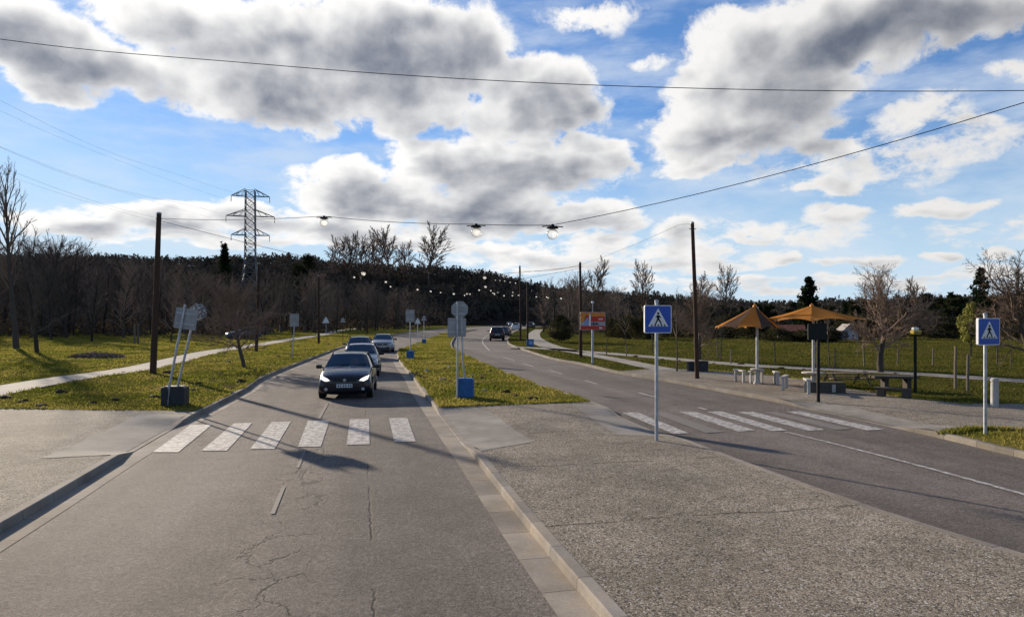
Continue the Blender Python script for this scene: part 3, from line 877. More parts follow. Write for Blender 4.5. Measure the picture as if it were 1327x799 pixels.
SAPLING_LV = LV((0, 0, 0, 0, 5, 5, {'taper': .3, 'wig': .05}), (10, .45, 42, .40, 3, 3, {'rr': .4}), (5, .2, 40, .5, 2, 3, {'rmin': .007}))

rgv = random.Random(7)
def on_lawn(px, py):
    x, y = G(px, py, KH); return (x, y, KH - 0.02)

# single trees the photograph shows clearly
round_tree = bare_tree('bare_tree', 'round crowned bare tree behind the timber picnic table', 'tree', on_lawn(1141, 482), random.Random(3), 2.75, .16, ROUND_LV, M['bark'], M['twig'])
big_right = dup(round_tree, on_lawn(1335, 480), 2.1, 1.15, label='bare tree with a broad crown cut by the frame beside the right crossing sign')
lean_tree = bare_tree('bare_tree', 'leaning bare tree between the grass verge and the footpath', 'tree', on_lawn(317, 475.5), random.Random(11), 2.6, .10, ROUND_LV, M['bark'], M['twig'], lean=(-.18, .05))
lean_tree.scale = (1.12, 1.12, 1.02)
tall_tree = bare_tree('tall_bare_tree', 'tall slender bare tree rising above the left woods', 'tree', (-42.6, 59, 0.1), random.Random(5), 14.2, .26, TALL_LV, M['bark'], M['twig'])
small_field = dup(round_tree, on_lawn(1258 - 352, 466), 4.0, (.8, .8, .95), label='small bare tree standing just behind the tallest brown pole')
sap = bare_tree('sapling', 'thin bare sapling behind the two dark planters', 'tree', on_lawn(877, 481), random.Random(21), 3.6, .045, SAPLING_LV, M['bark'], M['twig'])
for px, py, s, lb in ((812, 461, .9, 'thin bare sapling in the field beside the small path'), (1075, 474, .8, 'thin bare sapling in the field under the wide orange parasol'), (934, 468, .8, 'thin bare sapling left of the narrow parasol'),
                      (377, 463.5, .45, 'stunted sapling beside the grey sign on the verge'), (1310, 478, .6, 'short sapling near the concrete bollard')):
    dup(sap, on_lawn(px, py), rgv.uniform(0, 6), s, label=lb)

# left and far woods: every tree with a trunk and crown of its own
protos = []
for i, lv in enumerate(WOOD_LV):
    for j in range(2):
        dark = (i + j) % 2
        protos.append((random.Random(31 + 7 * i + j), lv, M['bark_dark'] if dark else M['bark'], M['twig_dark'] if dark else M['twig']))
protos.append((random.Random(77), SKY_LV, M['bark'], M['twig']))
NW = len(protos) - 1
made = [None] * len(protos)
def wood_tree(x, y, h, label, group, k=None, z=None):
    k = rgv.randrange(NW) if k is None else k
    zz = (0.08 if y < 235 else land(x, y)) if z is None else z
    if made[k] is None:
        rg, lv, b, c = protos[k]
        made[k] = bare_tree('bare_tree', label, 'tree', (x, y, zz), rg, 9.0, .17, lv, b, c, group)
        made[k]['h0'] = 10.0
        o = made[k]
    else:
        o = dup(made[k], (x, y, zz), rgv.uniform(0, 6.283), None, label, group)
    s = h / 10.4
    o.scale = (s * rgv.uniform(.9, 1.25), s * rgv.uniform(.9, 1.25), s)
    if 'h0' in o.keys(): del o['h0']
    return o

def klx(y): return float(np.interp(y, KL[:, 1], KL[:, 0]))
WL_LABEL = 'bare tree in the brown woodland on the far side of the left meadow'
# named trunks at the wood's edge
for px, py, h, lb in ((48, 456.5, 8.5, 'bare tree standing forward in the left meadow casting a shadow'), (119, 442.5, 10, 'dark trunked tree at the edge of the left woods'),
                      (222, 442.5, 7, 'dark tree just behind the tall brown pole on the left'), (287, 436, 7, 'dark tree left of the parked blue car'), (343, 434, 8, 'dark tree right of the parked blue car')):
    x, y = G(px, py, KH); wood_tree(x, y, h, lb, None)
n = 0
while n < 205:
    px = rgv.uniform(-190, 560); d = rgv.uniform(70, 215)
    dmin = np.interp(px, [-190, 60, 200, 330, 430, 560], [62, 82, 92, 98, 118, 165])
    if d < dmin or d > dmin + 75: continue
    x = (px - CXP) / FPX * d
    if x > klx(d) - 7: continue
    if px < -40 and d < 90: continue
    top = np.interp(px, [-190, 0, 60, 130, 180, 240, 330, 420, 560], [300, 310, 305, 314, 332, 345, 345, 352, 372])
    h = ((HYP - top) / FPX * d + HC) * rgv.uniform(.72, 1.03)
    wood_tree(x, d, min(h, 17), WL_LABEL, 'bare trees of the left woods'); n += 1
# right hand woods behind the road sign
for i in range(34):
    px = rgv.uniform(676, 800); d = rgv.uniform(105, 200)
    x = (px - CXP) / FPX * d
    if x < float(np.interp(d, KO[:, 1], KO[:, 0])) + 5: continue
    top = np.interp(px, [676, 700, 740, 800], [372, 362, 352, 374])
    wood_tree(x, d, max(3, ((HYP - top) / FPX * d + HC) * rgv.uniform(.75, 1.05)), 'bare tree in the thicket behind the red roadside board', 'bare trees of the roadside thicket')
for i in range(26):
    px = rgv.uniform(800, 1080); d = rgv.uniform(120, 215)
    wood_tree((px - CXP) / FPX * d, d, rgv.uniform(3.2, 6.8), 'low bare tree at the back of the right field', 'low bare trees behind the field')
# trees that break the skyline of the hill
for px, top, d, h, lb in ((433, 318, 330, 15, 'bare tree on the hill skyline above the end of the cars, leftmost of its cluster'), (455, 312, 335, 17, 'second bare tree from the left of the skyline cluster'), (468, 318, 320, 14, 'short bare tree in the middle of the skyline cluster'),
                          (484, 314, 330, 16, 'bare tree right of the middle of the skyline cluster'), (505, 306, 335, 20, 'tallest bare tree of the skyline cluster'), (524, 322, 340, 12, 'lowest bare tree ending the skyline cluster'), (555, 306, 330, 19, 'lone bare tree on the hill skyline'),
                          (771, 350, 190, 13, 'slender bare tree above the red roadside board'), (833, 353, 200, 12, 'lone bare tree above the near crossing sign'), (941, 358, 170, 11, 'wide bare tree on the skyline right of the tallest brown pole'), (905, 366, 175, 9, 'low bare tree on the skyline behind the tallest brown pole'), (1190, 372, 120, 7.5, 'low bare tree behind the yellow way marker')):
    x = (px - CXP) / FPX * d
    z = max(land(x, d), (HYP - top) / FPX * d + HC - h) if d > 235 else 0.08
    if d <= 235: h = (HYP - top) / FPX * d + HC
    o = wood_tree(x, d, h, lb, None, k=NW, z=land(x, d) if d > 235 else 0.08)
    sz = ((HYP - top) / FPX * d + HC - (land(x, d) if d > 235 else 0)) / 10.4
    k_ = 1.4 if d > 235 else 1.1
    o.scale = (sz * k_, sz * k_, sz)

# leaf clouds
rn = np.random.default_rng(5)
def tri_cloud(C, size, flat=0.0):
    """one ragged triangle at every centre"""
    n = len(C)
    a = rn.normal(size=(n, 3)); b = rn.normal(size=(n, 3))
    a[:, 2] *= 1 - flat; b[:, 2] *= 1 - flat
    a /= np.linalg.norm(a, axis=1)[:, None]; b -= a * (a * b).sum(1)[:, None]; b /= np.linalg.norm(b, axis=1)[:, None] + 1e-9
    s = (size * rn.uniform(.55, 1.3, n))[:, None] if np.isscalar(size) else (size * rn.uniform(.55, 1.3, n))[:, None]
    V = np.concatenate([C + a * s, C - a * s * .5 + b * s * .75, C - a * s * .5 - b * s * .75])
    F = np.stack([np.arange(n), np.arange(n) + n, np.arange(n) + 2 * n], 1)
    return V, F
def in_ball(n, c, r, shell=0.35):
    q = rn.normal(size=(n, 3)); q /= np.linalg.norm(q, axis=1)[:, None]
    q *= (rn.uniform(shell, 1, n) ** .5)[:, None]
    return np.array(c) + q * np.array(r)

def conifer(name, label, loc, H, W, group=None, n=2600, mat='needle'):
    root = thing(name, label, 'tree', loc, 0, group)
    MB().tube([(0, 0, -.1), (0, 0, H * .5), (0, 0, H * .97)], [H * .018, H * .011, .015], 7).build('trunk', M['bark_dark'], root, smooth=True)
    C = []
    tiers = int(H * 2.0)
    for i in range(tiers):
        t = (i + rn.uniform(0, .6)) / tiers
        z0 = H * (.07 + .92 * t); rad = W * (1 - t) ** .85 * rn.uniform(.75, 1.12) + .12
        nb = int(6 + 5 * (1 - t))
        for k in range(nb):
            w = rn.uniform(0, 6.283); m = max(6, int(n / tiers / nb))
            u = rn.uniform(.12, 1, m) ** .8
            rr = rad * rn.uniform(.7, 1.1)
            C.append(np.stack([np.cos(w) * u * rr + rn.normal(0, .06 * W, m), np.sin(w) * u * rr + rn.normal(0, .06 * W, m), z0 - u * rr * .28 + u * u * rr * .16 + rn.normal(0, .022 * H, m)], 1))
    V, F = tri_cloud(np.concatenate(C), W * .105, .35)
    arr_mesh('crown', V, F, M[mat], root)
    return root
def clump_tree(name, label, loc, H, W, trunk_h, mat, group=None, n=3000, lumps=14, size=.16, cat='tree', tall=1.0):
    root = thing(name, label, cat, loc, 0, group)
    t = MB().tube([(0, 0, -.1), (.03 * W, 0, H * .4), (0, .02 * W, H * .8)], [max(.03, H * .016), H * .011, .02], 7)
    C = []
    for k in range(lumps):
        a = rn.uniform(0, 6.283); z = rn.uniform(trunk_h + .08 * H, H * .93); f = math.sin(math.pi * min(1, (z - trunk_h * .7) / (H - trunk_h * .7)) ** .75)
        rr = W * .72 * f * rn.uniform(.2, 1) ** .5
        c = (math.cos(a) * rr, math.sin(a) * rr, z)
        s = W * rn.uniform(.28, .5) * (0.5 + .5 * f)
        C.append(in_ball(n // lumps, c, (s, s, s * .75 * tall), .1))
        t.tube([(0, 0, z * .55), (c[0] * .5, c[1] * .5, z * .85), c], [H * .006, H * .004, .01], 4)
    t.build('trunk', M['bark_dark'], root, smooth=True)
    V, F = tri_cloud(np.concatenate(C), size)
    arr_mesh('crown', V, F, M[mat], root)
    return root

def px_at(px, d, h=0.08): return ((px - CXP) / FPX * d, d, h)
def h_top(top, d): return (HYP - top) / FPX * d + HC
conifer('fir_tree', 'dark pointed fir above the right skyline', px_at(1271, 95), h_top(349, 95), 3.0, n=1700)
conifer('fir_tree', 'dark pointed fir beside the lattice pylon', px_at(291, 135), h_top(317, 135), 3.6)
clump_tree('pine_tree', 'dark round topped pine above the left woods right of the pylon', px_at(395, 150), h_top(318, 150), 4.0, 3, 'evergreen', n=6000, lumps=34, size=.26)
conifer('pine_tree', 'dark open crowned pine on the skyline above the wide parasol', px_at(1048, 125), h_top(360, 125), 3.9, n=1700)
clump_tree('evergreen_shrub', 'large round dark shrub beside the footpath left of the brown pole', px_at(728, 72), 3.0, 1.7, 0.1, 'bush', n=5200, lumps=22, size=.085, cat='shrub')
clump_tree('poplar_tree', 'young pale green poplar left of the right crossing sign', on_lawn(1258, 462), h_top(393, 44), .85, .9, 'poplar', n=3600, lumps=22, size=.075, tall=2.2)
# belt of dark conifers behind the right field
proto_p = clump_tree('pine_tree', 'dark pine in the evergreen belt behind the right field', px_at(1200, 135), 8.0, 2.8, 1.0, 'evergreen', 'pines of the evergreen belt', n=1900, lumps=16, size=.26)
proto_f = conifer('fir_tree', 'dark fir in the evergreen belt behind the right field', px_at(1232, 128), 7.6, 2.2, 'firs of the evergreen belt', n=1500)
for i in range(62):
    px = rgv.uniform(1085, 1480) if i < 50 else rgv.uniform(800, 1085)
    d = rgv.uniform(112, 175)
    top = np.interp(px, [800, 1085, 1130, 1200, 1327, 1480], [392, 389, 384, 381, 374, 368]) + rgv.uniform(-3, 9)
    h = h_top(top, d)
    p, lb, gp = (proto_p, 'dark pine in the evergreen belt behind the right field', 'pines of the evergreen belt') if rgv.random() < .68 else (proto_f, 'dark fir in the evergreen belt behind the right field', 'firs of the evergreen belt')
    dup(p, px_at(px, d), rgv.uniform(0, 6.28), (h / 7.8 * 1.15, h / 7.8 * 1.15, h / 7.8), lb, gp)
proto_h = clump_tree('hedge_shrub', 'brown green shrub in the low hedge behind the right field', px_at(800, 96), 2.1, 1.9, 0.0, 'bush', 'shrubs of the field hedge', n=1300, lumps=12, size=.12, cat='shrub')
for i in range(52):
    px = 786 + i * 12.2 + rgv.uniform(-6, 6); d = rgv.uniform(84, 104) if not 1000 < px < 1090 else rgv.uniform(74, 79)
    dup(proto_h, px_at(px, d), rgv.uniform(0, 6.28), (1.25, 1.25, rgv.uniform(.75, 1.5) * (.55 if 1000 < px < 1090 else 1)), 'brown green shrub in the low hedge behind the right field', 'shrubs of the field hedge')

# the far wooded hill as one mass
pts = []
N = 13500
X = rn.uniform(-520, 560, N); Y = 238 + 210 * rn.uniform(0, 1, N) ** 1.05
keep = ~((np.abs(X - np.interp(Y, KL[:, 1], KL[:, 0])) < 12) & (Y < 275))
X, Y = X[keep], Y[keep]
C, S = [], []
for x, y in zip(X, Y):
    z = land(x, y); h = rn.uniform(3.6, 8.0) * (1.0 if y < 380 else .82); w = rn.uniform(1.5, 2.8); m = 42
    if rn.random() < .45:     # pointed
        t = rn.uniform(0, 1, m); r = w * (1 - t) * .95 + .2; a = rn.uniform(0, 6.283, m)
        q = np.stack([x + np.cos(a) * r * .8, y + np.sin(a) * r * .8, z + .6 + (h - .6) * t], 1)
    else:
        q = in_ball(m, (x, y, z + h * .55), (w, w, h * .45), .2)
    C.append(q); S.append(np.full(m, w * .27))
V, F = tri_cloud(np.concatenate(C), np.concatenate(S))
stuff(arr_mesh('forest', V, F, M['forest']))

# brush along the woodland edges, one tangle of twigs
C = []
while sum(len(c) for c in C) < 26000:
    px = rn.uniform(-260, 800); d = rn.uniform(66, 200)
    x = (px - CXP) / FPX * d
    dmin = np.interp(px, [-190, 60, 200, 330, 430, 560], [66, 92, 100, 104, 122, 172])
    if px < 600:
        if d < dmin or x > klx(d) - 7: continue
    elif x < float(np.interp(d, KO[:, 1], KO[:, 0])) + 5 or d < 108 or px < 672: continue
    h = rn.uniform(.8, 3.4) * (1 if d > dmin + 6 else .55)
    C.append(in_ball(36, (x, d, h * .5), (rn.uniform(.8, 2), rn.uniform(.8, 2), h * .55), .1))
C = np.concatenate(C); C[:, 2] = np.abs(C[:, 2])
V, F = tri_cloud(C, 0.30)
stuff(arr_mesh('undergrowth', V, F, M['brush']))

# grass blades on the nearer lawns
def in_poly(x, y, poly):
    p = np.array(poly); c = np.zeros(len(x), bool); j = len(p) - 1
    for i in range(len(p)):
        xi, yi = p[i]; xj, yj = p[j]
        k = ((yi > y) != (yj > y)) & (x < (xj - xi) * (y - yi) / (yj - yi + 1e-12) + xi)
        c ^= k; j = i
    return c
def blades(poly, box, n, far):
    x = rn.uniform(box[0], box[1], n); y = box[2] + (box[3] - box[2]) * rn.uniform(0, 1, n) ** 1.6
    k = in_poly(x, y, poly)
    # tufts thin out where the ground is bare
    k &= (np.sin(x * 1.7 + np.sin(y * .9) * 2) + np.sin(y * 1.3 + x * .4) * .8 + rn.normal(0, .9, n)) > -.75
    for L, w in PATHS:
        for q in L[::1]:
            if q[1] < box[3] + 2: k &= (x - q[0]) ** 2 + (y - q[1]) ** 2 > (w * .5 + .25) ** 2
    x, y = x[k], y[k]; m = len(x)
    h = rn.uniform(.018, .052, m) * (1 + y * .006) * (1 + .8 * (rn.random(m) < .06)); w = .010 + .0008 * y
    a = rn.uniform(0, 6.283, m); lx, ly = rn.normal(0, .35, m) * h, rn.normal(0, .35, m) * h
    V = np.concatenate([np.stack([x - np.cos(a) * w, y - np.sin(a) * w, np.full(m, KH - .01)], 1), np.stack([x + np.cos(a) * w, y + np.sin(a) * w, np.full(m, KH - .01)], 1), np.stack([x + lx, y + ly, KH + h], 1)])
    return V, np.stack([np.arange(m), np.arange(m) + m, np.arange(m) + 2 * m], 1)
patch_poly = list(map(tuple, KOi[jn:j1])) + patch + [(40, 13.0), (40, 0)]
for poly, box, n in ((lawn_left, (-75, -7, 18.5, 118), 260000), (lawn_mid, (-13, 3, 19.5, 120), 85000), (lawn_right, (0, 60, 17.5, 90), 150000), (patch_poly, (9.5, 17, 9, 17), 16000)):
    V, F = blades(poly, box, n, 1)
    stuff(arr_mesh('grass', V, F, M['field_blade' if poly is lawn_right else 'blade']))

# ragged tufts hanging over the edges of the lawns
def edge_tufts(line, n, spread=.07):
    L = np.array(line, float); seg = np.linalg.norm(np.diff(L, axis=0), axis=1); cum = np.r_[0, np.cumsum(seg)]
    u = rn.uniform(0, cum[-1], n); u = u[(np.sin(u * 2.1) + np.sin(u * .83 + 1) + rn.normal(0, .8, n)) > -.3]
    i = np.clip(np.searchsorted(cum, u) - 1, 0, len(seg) - 1); f = (u - cum[i]) / seg[i]
    p = L[i] + (L[i + 1] - L[i]) * f[:, None] + rn.normal(0, spread, (len(u), 2)); m = len(u)
    h = rn.uniform(.03, .11, m); w = .012 + .0005 * p[:, 1]; a = rn.uniform(0, 6.283, m)
    x, y = p[:, 0], p[:, 1]; lx, ly = rn.normal(0, .5, m) * h, rn.normal(0, .5, m) * h
    V = np.concatenate([np.stack([x - np.cos(a) * w, y - np.sin(a) * w, np.full(m, KH - .01)], 1), np.stack([x + np.cos(a) * w, y + np.sin(a) * w, np.full(m, KH - .01)], 1), np.stack([x + lx, y + ly, KH + h], 1)])
    return V, np.stack([np.arange(m), np.arange(m) + m, np.arange(m) + 2 * m], 1)
Vs, Fs, b = [], [], 0
for line, n, sp in ((front_left[1:] + [tuple(KLi[jl])], 2600, .06), ([tuple(KMi[jm]), tuple(KRi[jr])], 1300, .06), (list(map(tuple, KLi[jl:at_y(KLi, 60)])), 3600, .04), (list(map(tuple, KMi[jm:at_y(KMi, 60)])), 2600, .04),
                    (list(map(tuple, KRi[jr:at_y(KRi, 60)])), 2600, .04), (back_right[1:], 5200, .08), (patch, 1500, .07), (list(map(tuple, PATHS[0][0][:40] + np.array((1.0, 0)))), 1800, .08)):
    V, F = edge_tufts(line, n, sp); Vs.append(V); Fs.append(F + b); b += len(V)
stuff(arr_mesh('grass', np.concatenate(Vs), np.concatenate(Fs), M['blade']))

# ---------------------------------------------------------------- poles, cables and lamps
def pole(label, foot, top, r0, r1, planters=False):
    x0, y0 = foot
    t = thing('wooden_pole', label, 'pole', (x0, y0, KH - .01))
    tx, ty, tz = top
    MB().tube([(0, 0, -.2), ((tx - x0) * .5 + .02, (ty - y0) * .5, tz * .5), (tx - x0, ty - y0, tz - KH)], [r0, (r0 + r1) / 2, r1], 12).build('shaft', M['wood_pole'], t, smooth=True)
    MB().lathe([(r1 * 1.12, -.03), (r1 * 1.12, .02), (r1 * .7, .05)], 12, (tx - x0, ty - y0, tz - KH)).build('pole_cap', M['galv'], t)
    b = MB(); 
    b.tube([(tx - x0 - .16, ty - y0, tz - KH - .25), (tx - x0 + .16, ty - y0, tz - KH - .25)], .018, 6)
    b.build('cable_hook', M['galv'], t)
    return Vector((tx, ty, tz - .25))
P = {}
P['L1'] = pole('tall brown wooden pole beside the left footpath, tallest on the left', G(198, 483.4, KH), (-16.55, 32.2, 7.62), .15, .105)
P['L2'] = pole('brown wooden pole behind the leaning tree on the left verge', G(332, 454.6, KH), (-19.9, 54, 7.0), .13, .10)
P['L3'] = pole('brown wooden pole left of the queue of oncoming cars', G(413, 444.6, KH), (-19.9, 70.6, 7.0), .12, .10)
P['L4'] = pole('small far pole where the left footpath meets the woods', G(476, 432, KH), (-24.2, 115, 5.6), .12, .10)
P['R1'] = pole('tallest brown pole standing between two dark planters', G(903.5, 490, KH), (7.72, 29.4, 6.78), .095, .075)
P['R2'] = pole('brown pole beside the red roadside board', G(752.5, 463, KH), (4.46, 45, 6.34), .12, .075)
P['R3'] = pole('far slim pole at the bend of the right road, taller of the two', G(674.5, 441, KH), (.9, 79, 8.7), .11, .09)
P['R4'] = pole('far slim pole standing over the blue box by the bend', G(683.5, 448, KH), (1.43, 63.8, 6.07), .10, .08)

def cable(label, pts, r=.012, group=None, name='cable'):
    mb = MB().tube(pts, r, 5)
    return tag(mb.build(name, M['cable'], None, smooth=True, fix=False), label, 'cable', group)
def sag(a, b, s, n=14):
    a, b = Vector(a), Vector(b)
    return [a.lerp(b, i / n) - Vector((0, 0, 4 * s * (i / n) * (1 - i / n))) for i in range(n + 1)]
def at(px, py, d): return Vector(((px - CXP) / FPX * d, d, HC + (HYP - py) / FPX * d))

lamp_proto = None
def lamp(p, size, label, group=None):
    """festoon lamp: hat, collar and a clear globe"""
    global lamp_proto
    if lamp_proto is None:
        t = thing('festoon_lamp', label, 'lamp', p, 0, group)
        MB().lathe([(.02, .12), (.05, .10), (.06, .03), (.17, .015), (.20, -.015), (.19, -.02), (.08, -.01), (.0, -.01)], 20).tube([(-.34, 0, .03), (-.1, 0, .05), (.1, 0, .05), (.34, 0, .03)], .018, 6).build('lamp_cap', M['black'], t, smooth=True)
        MB().lathe([(.07, -.01), (.085, -.06)], 16).build('collar', M['galv'], t, smooth=True)
        MB().lathe([(.085, -.05), (.15, -.09), (.185, -.16), (.19, -.21), (.165, -.29), (.11, -.345), (.05, -.37), (.0001, -.375)], 22).build('globe', M['globe'], t, smooth=True)
        lamp_proto = t
    else:
        t = dup(lamp_proto, p, rgv.uniform(-.2, .2), None, label, group); t['label'] = label
        if not group and 'group' in t.keys(): del t['group']
    t.scale = (size,) * 3
    return t

# the near string across both roads
s1 = [P['L1'], at(420, 280, 26.4), at(617, 290.5, 22.1), at(716, 291.5, 20.4), at(1327, 133, 13.9), Vector((12.6, 12.3, 7.75))]
cab = []
for i, (a, b) in enumerate(zip(s1[:-1], s1[1:])):
    q = sag(a, b, (.10, .08, .02, .18, .02)[i], 10); cab += q if not cab else q[1:]
cable('festoon cable sagging from the left pole over both roads with three large lamps', cab, .010)
lamp(s1[1] - Vector((0, 0, .08)), .86, 'large clear lamp on the near cable, the one closest to the pylon')
lamp(s1[2] - Vector((0, 0, .08)), .90, 'large clear lamp on the near cable above the median, the middle one')
lamp(s1[3] - Vector((0, 0, .08)), .94, 'large clear lamp on the near cable where it bends up to the right')
e = Vector((12.6, 12.3, 0)); 
pole('brown pole at the right end of the near lamp cable', (13.0, 12.2), (12.7, 12.3, 8.0), .10, .08)
# further strings
def far_string(A, B, lamps, label, dA, dB, sz):
    """lamps: pixels noted from the photograph, spread along the span from A to B"""
    pts = [A]
    for (px, py) in lamps:
        u = (px - CXP) / FPX
        dx, dy = B.x - A.x, B.y - A.y
        den = dx - u * dy
        t = (u * A.y - A.x) / den if abs(den) > 1e-3 else .5
        t = min(.98, max(.02, t)); d = A.y + dy * t
        pts.append(Vector((u * d, d, HC + (HYP - py + 2) / FPX * d)))
    pts.append(B)
    pts = [pts[0]] + sorted(pts[1:-1], key=lambda p: (p - A).xy.length) + [pts[-1]]
    c = []
    for a, b in zip(pts[:-1], pts[1:]):
        q = sag(a, b, .05, 5); c += q if not c else q[1:]
    cable(label, c, .011)
    for p in pts[1:-1]: lamp(p - Vector((0, 0, .06)), sz * .82 * rgv.uniform(.85, 1.1), 'small clear lamp on one of the far cables over the road', 'festoon lamps on the far cables')
far_string(P['L1'] + Vector((0, 0, -.1)), P['R2'], [(471, 352), (628, 358)], 'festoon cable from the left pole to the pole by the red board', 0, 0, .72)
far_string(P['L2'], P['R2'] + Vector((0, 0, -.12)), [(459, 358.5), (500, 364.5), (541, 374.5), (588, 380), (629, 370.5)], 'festoon cable from the pole behind the leaning tree across the median', 0, 0, .55)
far_string(P['L2'] + Vector((0, 0, -.12)), P['R4'], [(506, 371), (558, 377), (605, 380.5), (621, 375.5), (640, 380)], 'festoon cable from the verge pole to the pole over the blue box', 0, 0, .55)
far_string(P['L3'], P['R4'] + Vector((0, 0, -.12)), [(571, 379), (602, 382.5), (609, 381), (636, 376.5), (653, 383)], 'festoon cable from the pole by the car queue to the far bend', 0, 0, .5)
far_string(P['L3'] + Vector((0, 0, -.12)), P['R3'], [(642, 363.5), (648, 364), (654, 364.5), (661, 366), (668, 367)], 'festoon cable rising to the taller far pole', 0, 0, .45)
far_string(P['R3'] + Vector((0, 0, -.5)), P['R2'] + Vector((0, 0, -1.2)), [(695, 384.5), (710, 385.5), (727, 386)], 'festoon cable between the far pole and the pole by the red board', 0, 0, .5)
far_string(P['L4'], P['R3'] + Vector((0, 0, -1.0)), [(641, 381.5), (645, 379), (664, 383), (664.5, 379), (672, 382.5)], 'festoon cable from the small far pole across to the bend', 0, 0, .6)
# cables of the right poles
cable('thin cable between the brown pole by the red board and a pole out of view', sag(P['R2'] + Vector((0, 0, .1)), at(880, 291, 33), .1) + [P['R1'] + Vector((0, 0, .2))], .006)
cable('thin cable linking the two far slim poles', sag(P['R3'], P['R4'], .2), .010)
cable('thin cable from the far pole up to the pole by the red board', sag(P['R3'] + Vector((0, 0, -.2)), P['R2'] + Vector((0, 0, .1)), .3), .010)
# long overhead cable nearest to the viewer
tl, tr_ = at(-170, 28, 21), at(1500, 112, 17.5)
mid_pts = [tl, at(90, 62, 20.7), at(300, 80, 20.2), at(500, 96, 19.8), at(700, 107.5, 19.2), at(900, 114.5, 18.8), at(1100, 118, 18.3), at(1327, 117.5, 17.9), tr_]
cable('heavy overhead cable crossing the whole sky above the lamps', [tuple(p) for p in smooth_line([tuple(p) for p in mid_pts], 1.0)], .011)
pole('pole out on the left carrying the heavy overhead cable', (tl.x, tl.y), (tl.x, tl.y, tl.z + .25), .14, .10)
pole('pole out on the right carrying the heavy overhead cable', (tr_.x, tr_.y), (tr_.x, tr_.y, tr_.z + .25), .14, .10)

# ---------------------------------------------------------------- lattice pylon and its lines
D_PY = 150.0
def pylon():
    x = (324.5 - CXP) / FPX * D_PY
    t = thing('lattice_pylon', 'grey lattice power pylon behind the left woods', 'pylon', (x, D_PY, .1), R(14))
    Ht, Hw = 30.4, 16.0
    w0, w1, w2 = 2.5, 1.05, .95
    def half(z): return w0 + (w1 - w0) * (z / Hw) if z < Hw else w1 + (w2 - w1) * (z - Hw) / (Ht - Hw)
    mb = MB(); r = .075
    lev = [0, 3.6, 6.9, 9.9, 12.6, 14.5, 16.0] + list(np.linspace(17.4, Ht, 10))
    for sx in (-1, 1):
        for sy in (-1, 1):
            mb.tube([(sx * half(z), sy * half(z), z) for z in (0, Hw, Ht)], .11, 4)
    for z0, z1 in zip(lev[:-1], lev[1:]):
        a, b = half(z0), half(z1)
        for k in range(4):
            c = [(-1, -1), (1, -1), (1, 1), (-1, 1)]
            p, q = c[k], c[(k + 1) % 4]
            mb.tube([(p[0] * a, p[1] * a, z0), (q[0] * b, q[1] * b, z1)], r * .7, 4, False)
            mb.tube([(q[0] * a, q[1] * a, z0), (p[0] * b, p[1] * b, z1)], r * .7, 4, False)
            mb.tube([(p[0] * b, p[1] * b, z1), (q[0] * b, q[1] * b, z1)], r * .6, 4, False)
    mb.build('tower', M['steel'], t)
    ends = []
    for z, w in ((29.2, 3.95), (24.8, 5.0), (20.7, 3.95)):
        arm = MB()
        for s in (-1, 1):
            tip = (s * w, 0, z)
            for y in (-.9, .9):
                arm.tube([(s * .9, y, z), tip], .075, 4); arm.tube([(s * .9, y, z + 1.5), tip], .07, 4)
                for f in (.33, .66):
                    arm.tube([(s * (.9 + (w - .9) * f), y * (1 - f), z), (s * (.9 + (w - .9) * (f - .2)), y * (1 - f + .2), z + 1.5 * (1 - f + .2))], .045, 4)
        am = arm.build('crossarm', M['steel'], t)
        for s in (-1, 1):
            MB().lathe([(.05, 0)] + [(.10 if k % 2 else .05, -.12 * k) for k in range(1, 11)] + [(.03, -1.35)], 8, (s * w, 0, z)).build('insulator', M['dark_box'], am)
            ends.append((s, z, Matrix.Rotation(R(14), 4, 'Z') @ Vector((s * w, 0, z - 1.3)) + Vector((x, D_PY, .1))))
    return ends
ends = pylon()
aim = {(-1, 29.2): (-105, 90), (1, 29.2): (0, 130), (-1, 24.8): (-60, 163), (1, 24.8): (0, 190), (-1, 20.7): (-120, 178), (1, 20.7): (0, 216)}
for s, z, p in ends:
    px, py = aim[(s, z)]
    q = at(px, py, 62)
    far_ = p + (q - p) * 1.9; far_.z = q.z + 6.5
    cable('thin power line running from the pylon over the left meadow, %s arm %s end' % ({29.2: 'top', 24.8: 'middle', 20.7: 'lowest'}[z], 'outer' if s < 0 else 'road side'),
          [tuple(v) for v in smooth_line([tuple(p), tuple(p.lerp(q, .5) - Vector((0, 0, .9))), tuple(q), tuple(far_)], 6)], .009, 'power lines of the pylon', 'power_line')

# ---------------------------------------------------------------- signs
def bar(a, b, w0, w1=None):
    a, b = Vector(a), Vector(b); w1 = w0 if w1 is None else w1
    n = (b - a); n = Vector((-n.y, n.x)).normalized()
    return [tuple(a + n * w0), tuple(a - n * w0), tuple(b - n * w1), tuple(b + n * w1)]
def disc(c, r, n=14): return [(c[0] + r * math.cos(6.2832 * k / n), c[1] + r * math.sin(6.2832 * k / n)) for k in range(n)]
def rrect(w, h, r=.03, n=4):
    out = []
    for cx, cy, a0 in ((w - r, h - r, 0), (-w + r, h - r, 90), (-w + r, -h + r, 180), (w - r, -h + r, 270)):
        for k in range(n + 1):
            a = R(a0 + 90 * k / n); out.append((cx + r * math.cos(a), cy + r * math.sin(a)))
    return out
def shift(poly, dx, dz): return [(x + dx, z + dz) for x, z in poly]

